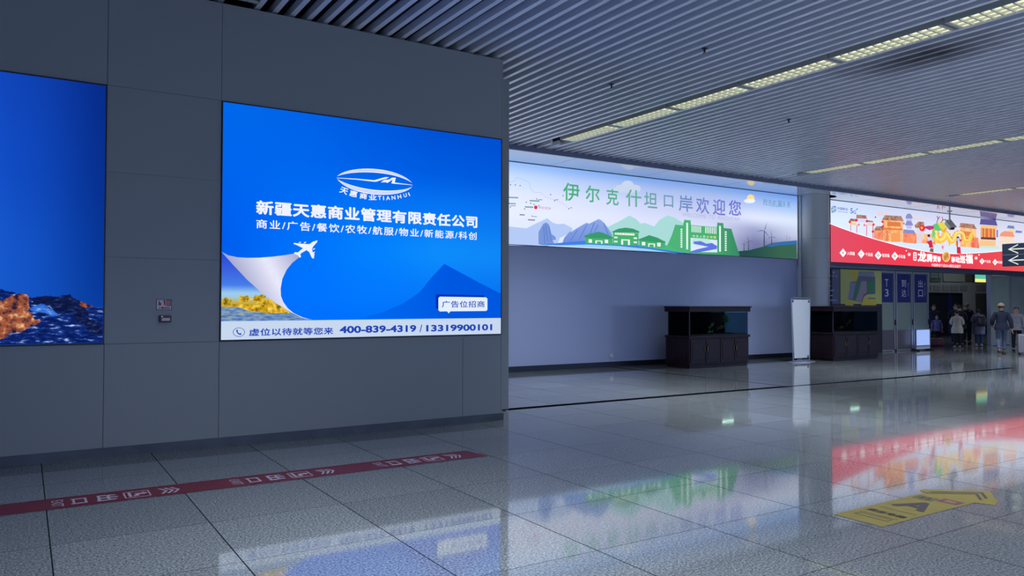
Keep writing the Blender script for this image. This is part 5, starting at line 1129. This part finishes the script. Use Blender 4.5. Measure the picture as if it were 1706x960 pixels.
    for v in bm.verts: v.co = hc+V((v.co.x*0.092, v.co.y*0.112-0.006, v.co.z*0.112+0.012))*k
    bmesh.ops.solidify(bm, geom=list(bm.faces), thickness=0.008*k)
    mb = MB(); mb.bm(bm, M_hair); child(mb, 'hair')
    if cap:
        bm = bmesh.new(); bmesh.ops.create_uvsphere(bm, u_segments=24, v_segments=16, radius=1)
        bmesh.ops.delete(bm, geom=[v for v in bm.verts if v.co.z < -0.02], context='VERTS')
        for v in bm.verts: v.co = hc+V((v.co.x*0.106, v.co.y*0.125-0.006, v.co.z*0.115+0.045))*k
        mb = MB(); mb.bm(bm, cap)
        pr = [hc+V((0.095*math.cos(a), 0.06+0.15*max(0, math.sin(a)), 0.045-0.02*math.sin(a)))*k for a in [math.pi*i/12 for i in range(13)]]
        mb.slab(pr, V((0, 0, 0.01))*k, cap); child(mb, 'cap')
    # jacket
    nodes = []; edges = []; bl = bulk
    hem = 0.86-coat
    a = N((0, 0, 0.98), (0.150*bl, 0.122*bl)); b = N((0, 0, 1.10), (0.150*bl, 0.122*bl), a); c = N((0, -0.005, 1.28), (0.165*bl, 0.128*bl), b); d = N((0, -0.01, 1.41), (0.115*bl, 0.09*bl), c); N((0, -0.005, 1.475), (0.072, 0.066), d)
    for s, sd in ((-1, 'L'), (1, 'R')):
        sh = N((s*0.168, -0.01, 1.405), 0.078*bl, d); e = N(P['el'+sd], 0.064*bl, sh); w = V(P['wr'+sd]); ee = V(P['el'+sd]); N(ee+(w-ee)*0.55, 0.056*bl, e); N(w, 0.046*bl, len(nodes)-1)
    vs, fs = skin_mesh(nodes, edges, 0, 2); mb = MB(); mb.add(vs, fs, top)
    if coat > 0: # coat skirt
        mb.lathe([(0.135*bl*k, 1.10*k), (0.162*bl*k, 1.0*k), (0.190*bl*k, 0.90*k), (0.190*bl*k, 0.85*k), (0.19*bl*k, hem*k), (0.17*bl*k, hem*k+0.004)], top, (0, 0, 0), 32, 1.0, 0.86)
    else: mb.lathe([(0.135*bl*k, 1.08*k), (0.162*bl*k, 1.0*k), (0.188*bl*k, 0.92*k), (0.182*bl*k, (hem-0.03)*k), (0.145*bl*k, (hem-0.028)*k)], top, (0, 0, 0), 32, 1.0, 0.86)
    if hood:
        hp_ = L((0, -0.085, 1.44)); mb.lathe([(0.05*k, -0.07*k), (0.115*k, -0.05*k), (0.145*k, 0.0), (0.13*k, 0.05*k), (0.085*k, 0.075*k)], top, hp_, 20, 1.0, 0.72)
    mb.lathe([(0.066*k, 0), (0.078*k, 0.02*k), (0.072*k, 0.06*k), (0.062*k, 0.06*k)], top, L((0, -0.005, 1.455)), 20)
    child(mb, 'jacket' if coat < 0.15 else 'coat')
    # trousers
    nodes = []; edges = []
    a = N((0, 0, 0.95), (0.140, 0.115))
    for s, sd in ((-1, 'L'), (1, 'R')):
        hp = N((s*0.088, 0, 0.88), 0.102, a); kn = V(P['kn'+sd]); an = V(P['an'+sd]); hv = V((s*0.088, 0, 0.88))
        m_ = N(hv+(kn-hv)*0.5, 0.092, hp); kk = N(kn, 0.074, m_); m2 = N(kn+(an-kn)*0.5, 0.068, kk); N(an+V((0, 0, 0.03)), 0.060, m2)
    vs, fs = skin_mesh(nodes, edges, 0, 2); mb = MB(); mb.add(vs, fs, bottom); child(mb, 'trousers')
    for s, sd in ((-1, 'L'), (1, 'R')):
        an = V(P['an'+sd])*k; up = max(0, an.z-0.085*k)
        mb = MB(); mb.bbox(an.x-0.045*k, an.x+0.045*k, an.y-0.07*k, an.y+0.19*k, up, up+0.095*k, shoe, 0.03*k, 3); mb.bbox(an.x-0.047*k, an.x+0.047*k, an.y-0.072*k, an.y+0.192*k, up, up+0.022*k, M_black, 0.008*k, 1); child(mb, 'shoe')
    return body
def cloth(n, c, a=0.12): return mat('cloth_'+n, c, 0.85, noise=(14, a))
navy = cloth('navy', (34, 40, 64)); blackc = cloth('black', (24, 27, 38)); jean = cloth('jean', (92, 104, 134), 0.2); cream = cloth('cream', (206, 200, 180)); greyc = cloth('grey', (110, 108, 132)); bluej = cloth('blue', (40, 70, 120)); purple = cloth('purple', (110, 104, 150), 0.35); tan = cloth('tan', (186, 160, 130)); brownsh = mat('shoe_brown', (84, 62, 56), 0.5); blacksh = mat('shoe_black', (26, 26, 32), 0.4); whitesh = mat('shoe_pale', (150, 150, 160), 0.5)
HOLD = dict(elL=(-0.26, 0.02, 1.15), wrL=(-0.12, 0.24, 1.12), elR=(0.26, 0.02, 1.15), wrR=(0.12, 0.24, 1.12))
F = lambda gx, gy: math.atan2(-gx, gy)       # facing direction -> z rotation
away = F(0.82, 0.57)
person(28.62, 13.36, away, 1.74, 'person in beige cap and dark jacket walking away beside the pale suitcase', navy, jean, brownsh,
       dict(elL=(-0.27, 0.03, 1.15), wrL=(-0.25, 0.20, 0.98), elR=(0.27, -0.04, 1.13), wrR=(0.30, -0.02, 0.86), knL=(-0.10, 0.10, 0.50), anL=(-0.10, -0.16, 0.13), knR=(0.10, 0.12, 0.49), anR=(0.09, 0.10, 0.085)), False, cap=tan, bulk=1.22, lean=0.06)
person(30.85, 16.02, away, 1.47, 'person in cream hooded jacket and black trousers seen from behind', cream, blackc, whitesh, HOLD, False, coat=0.16, hood=True, bulk=1.28, lean=0.10)
pb = person(32.95, 16.25, away, 1.56, 'person in grey coat carrying a dark backpack, leaning forward', greyc, bluej, whitesh, HOLD, False, coat=0.30, bulk=1.30, lean=0.22, hair='long')
person(32.8, 18.0, F(-0.86, -0.5), 1.70, 'person in navy jacket standing behind the child in purple jacket', navy, blackc, blacksh, None, True, bulk=1.15)
person(32.2, 17.55, F(-0.86, -0.5), 1.26, 'child in purple patterned jacket beside the dark red bag', purple, blackc, blacksh, None, True, bulk=1.1)
person(32.45, 16.75, away, 1.67, 'person in black coat in front of the dark doorway, left of the cream jacket', blackc, blackc, blacksh, HOLD, False, coat=0.10, bulk=1.35)
person(33.0, 17.2, F(-0.86, -0.5), 1.72, 'person in black coat standing behind the cream jacket', blackc, blackc, blacksh, HOLD, True, coat=0.3, bulk=1.35)
person(34.6, 17.6, F(-0.86, -0.5), 1.70, 'person in black coat facing the hall, face above the crowd left of the backpack', blackc, blackc, blacksh, None, True, coat=0.25, bulk=1.2)
person(35.3, 17.9, F(-0.86, -0.5), 1.76, 'tall person with pale face mask behind the grey coat', navy, blackc, blacksh, None, True, coat=0.1, bulk=1.15)
person(30.75, 13.85, F(-0.86, -0.5), 1.62, 'person in pale top at the right edge beyond the person in cap', cloth('pale', (170, 168, 176)), blackc, blacksh, None, True, bulk=1.1)
# backpack on the grey coat
k = 1.56/1.74; bw = pb.matrix_world if False else (Matrix.Translation(pb.location) @ Matrix.Rotation(away, 4, 'Z'))
T = bw @ Matrix.Translation(Vector((0.07, -0.245, 1.14))*k + Vector((0, 0.22*0.25*k, 0))) @ Matrix.Rotation(math.radians(-12), 4, 'X')
M_bag = mat('backpack_black', (24, 26, 38), 0.6, noise=(10, 0.3)); M_bagp = mat('backpack_pale', (130, 132, 150), 0.6)
cpos = T @ Vector((0, 0, 0)); t = thing('backpack', 'dark backpack with pale pattern worn over the grey coat', 'backpack', cpos)
mb = MB(); mb.bbox(-0.15, 0.15, -0.09, 0.06, -0.21, 0.21, M_bag, 0.05, 3, T); mb.build('main_bag', t, smooth=True)
mb = MB(); mb.bbox(-0.11, 0.11, -0.135, -0.08, -0.18, 0.04, M_bag, 0.03, 3, T); mb.build('front_pocket', t, smooth=True)
mb = MB()
for zz in (-0.06, 0.02, 0.10): mb.box(-0.125, -0.02, -0.139 if zz < 0.03 else -0.095, -0.134 if zz < 0.03 else -0.088, zz-0.02, zz, M_bagp, T)
mb.build('reflective_strips', t)
for s in (-1, 1):
    mb = MB(); P = bez([(0.05, 0.20), (-0.02, 0.27), (0.16, 0.28), (0.20, 0.12)], 8)
    for a, b in zip(P[:-1], P[1:]): mb.tube(T @ Vector((s*0.10, a[0]+0.02, a[1])), T @ Vector((s*0.10, b[0]+0.02, b[1])), 0.014, M_bag, 8)
    mb.build('strap', t)
# luggage
t = thing('duffel_bag', 'dark red duffel bag on the floor at the feet of the child', 'bag', (31.3, 17.25, 0))
M_rb = mat('bag_red', (88, 34, 46), 0.5, noise=(9, 0.3)); Tb = Matrix.Translation((31.3, 17.25, 0)) @ Matrix.Rotation(math.radians(-35), 4, 'Z')
mb = MB(); mb.bbox(-0.42, 0.42, -0.17, 0.17, 0.0, 0.34, M_rb, 0.08, 4, Tb); mb.build('bag_body', t, smooth=True)
mb = MB(); P = bez([(-0.2, 0.30), (-0.18, 0.50), (0.18, 0.50), (0.2, 0.30)], 10)
for a, b in zip(P[:-1], P[1:]): mb.tube(Tb @ Vector((a[0], -0.06, a[1])), Tb @ Vector((b[0], -0.06, b[1])), 0.013, M_black, 8)
mb.build('handle', t)
mb = MB(); mb.bbox(-0.26, 0.26, -0.19, -0.165, 0.07, 0.22, M_rb, 0.012, 2, Tb); mb.build('side_pocket', t)
t = thing('suitcase', 'pale grey suitcase with black wheels at the right edge of the hall', 'suitcase', (28.85, 12.84, 0))
M_case = mat('case_grey', (150, 146, 156), 0.4); M_caser = mat('case_rib', (134, 130, 142), 0.4); Tc = Matrix.Translation((28.88, 12.72, 0)) @ Matrix.Rotation(away, 4, 'Z')
mb = MB(); mb.bbox(-0.24, 0.24, -0.14, 0.14, 0.06, 0.70, M_case, 0.045, 4, Tc)
mb.build('shell', t, smooth=True)
mb = MB()
for i in range(5): mb.bbox(-0.17+0.08*i, -0.15+0.08*i, -0.146, 0.146, 0.12, 0.64, M_caser, 0.004, 1, Tc)
mb.build('shell_ribs', t)
for sx in (-1, 1):
    for sy in (-1, 1):
        mb = MB(); mb.tube(Tc @ Vector((sx*0.18-0.015, sy*0.09, 0.03)), Tc @ Vector((sx*0.18+0.015, sy*0.09, 0.03)), 0.03, M_black, 14); mb.box(sx*0.18-0.022, sx*0.18+0.022, sy*0.09-0.02, sy*0.09+0.02, 0.035, 0.07, M_black, Tc); mb.build('wheel', t)
mb = MB()
for sx in (-0.1, 0.1): mb.tube(Tc @ Vector((sx, -0.08, 0.69)), Tc @ Vector((sx, -0.08, 0.92)), 0.008, M_steel, 8)
mb.tube(Tc @ Vector((-0.12, -0.08, 0.92)), Tc @ Vector((0.12, -0.08, 0.92)), 0.013, M_black, 8); mb.build('pull_handle', t)
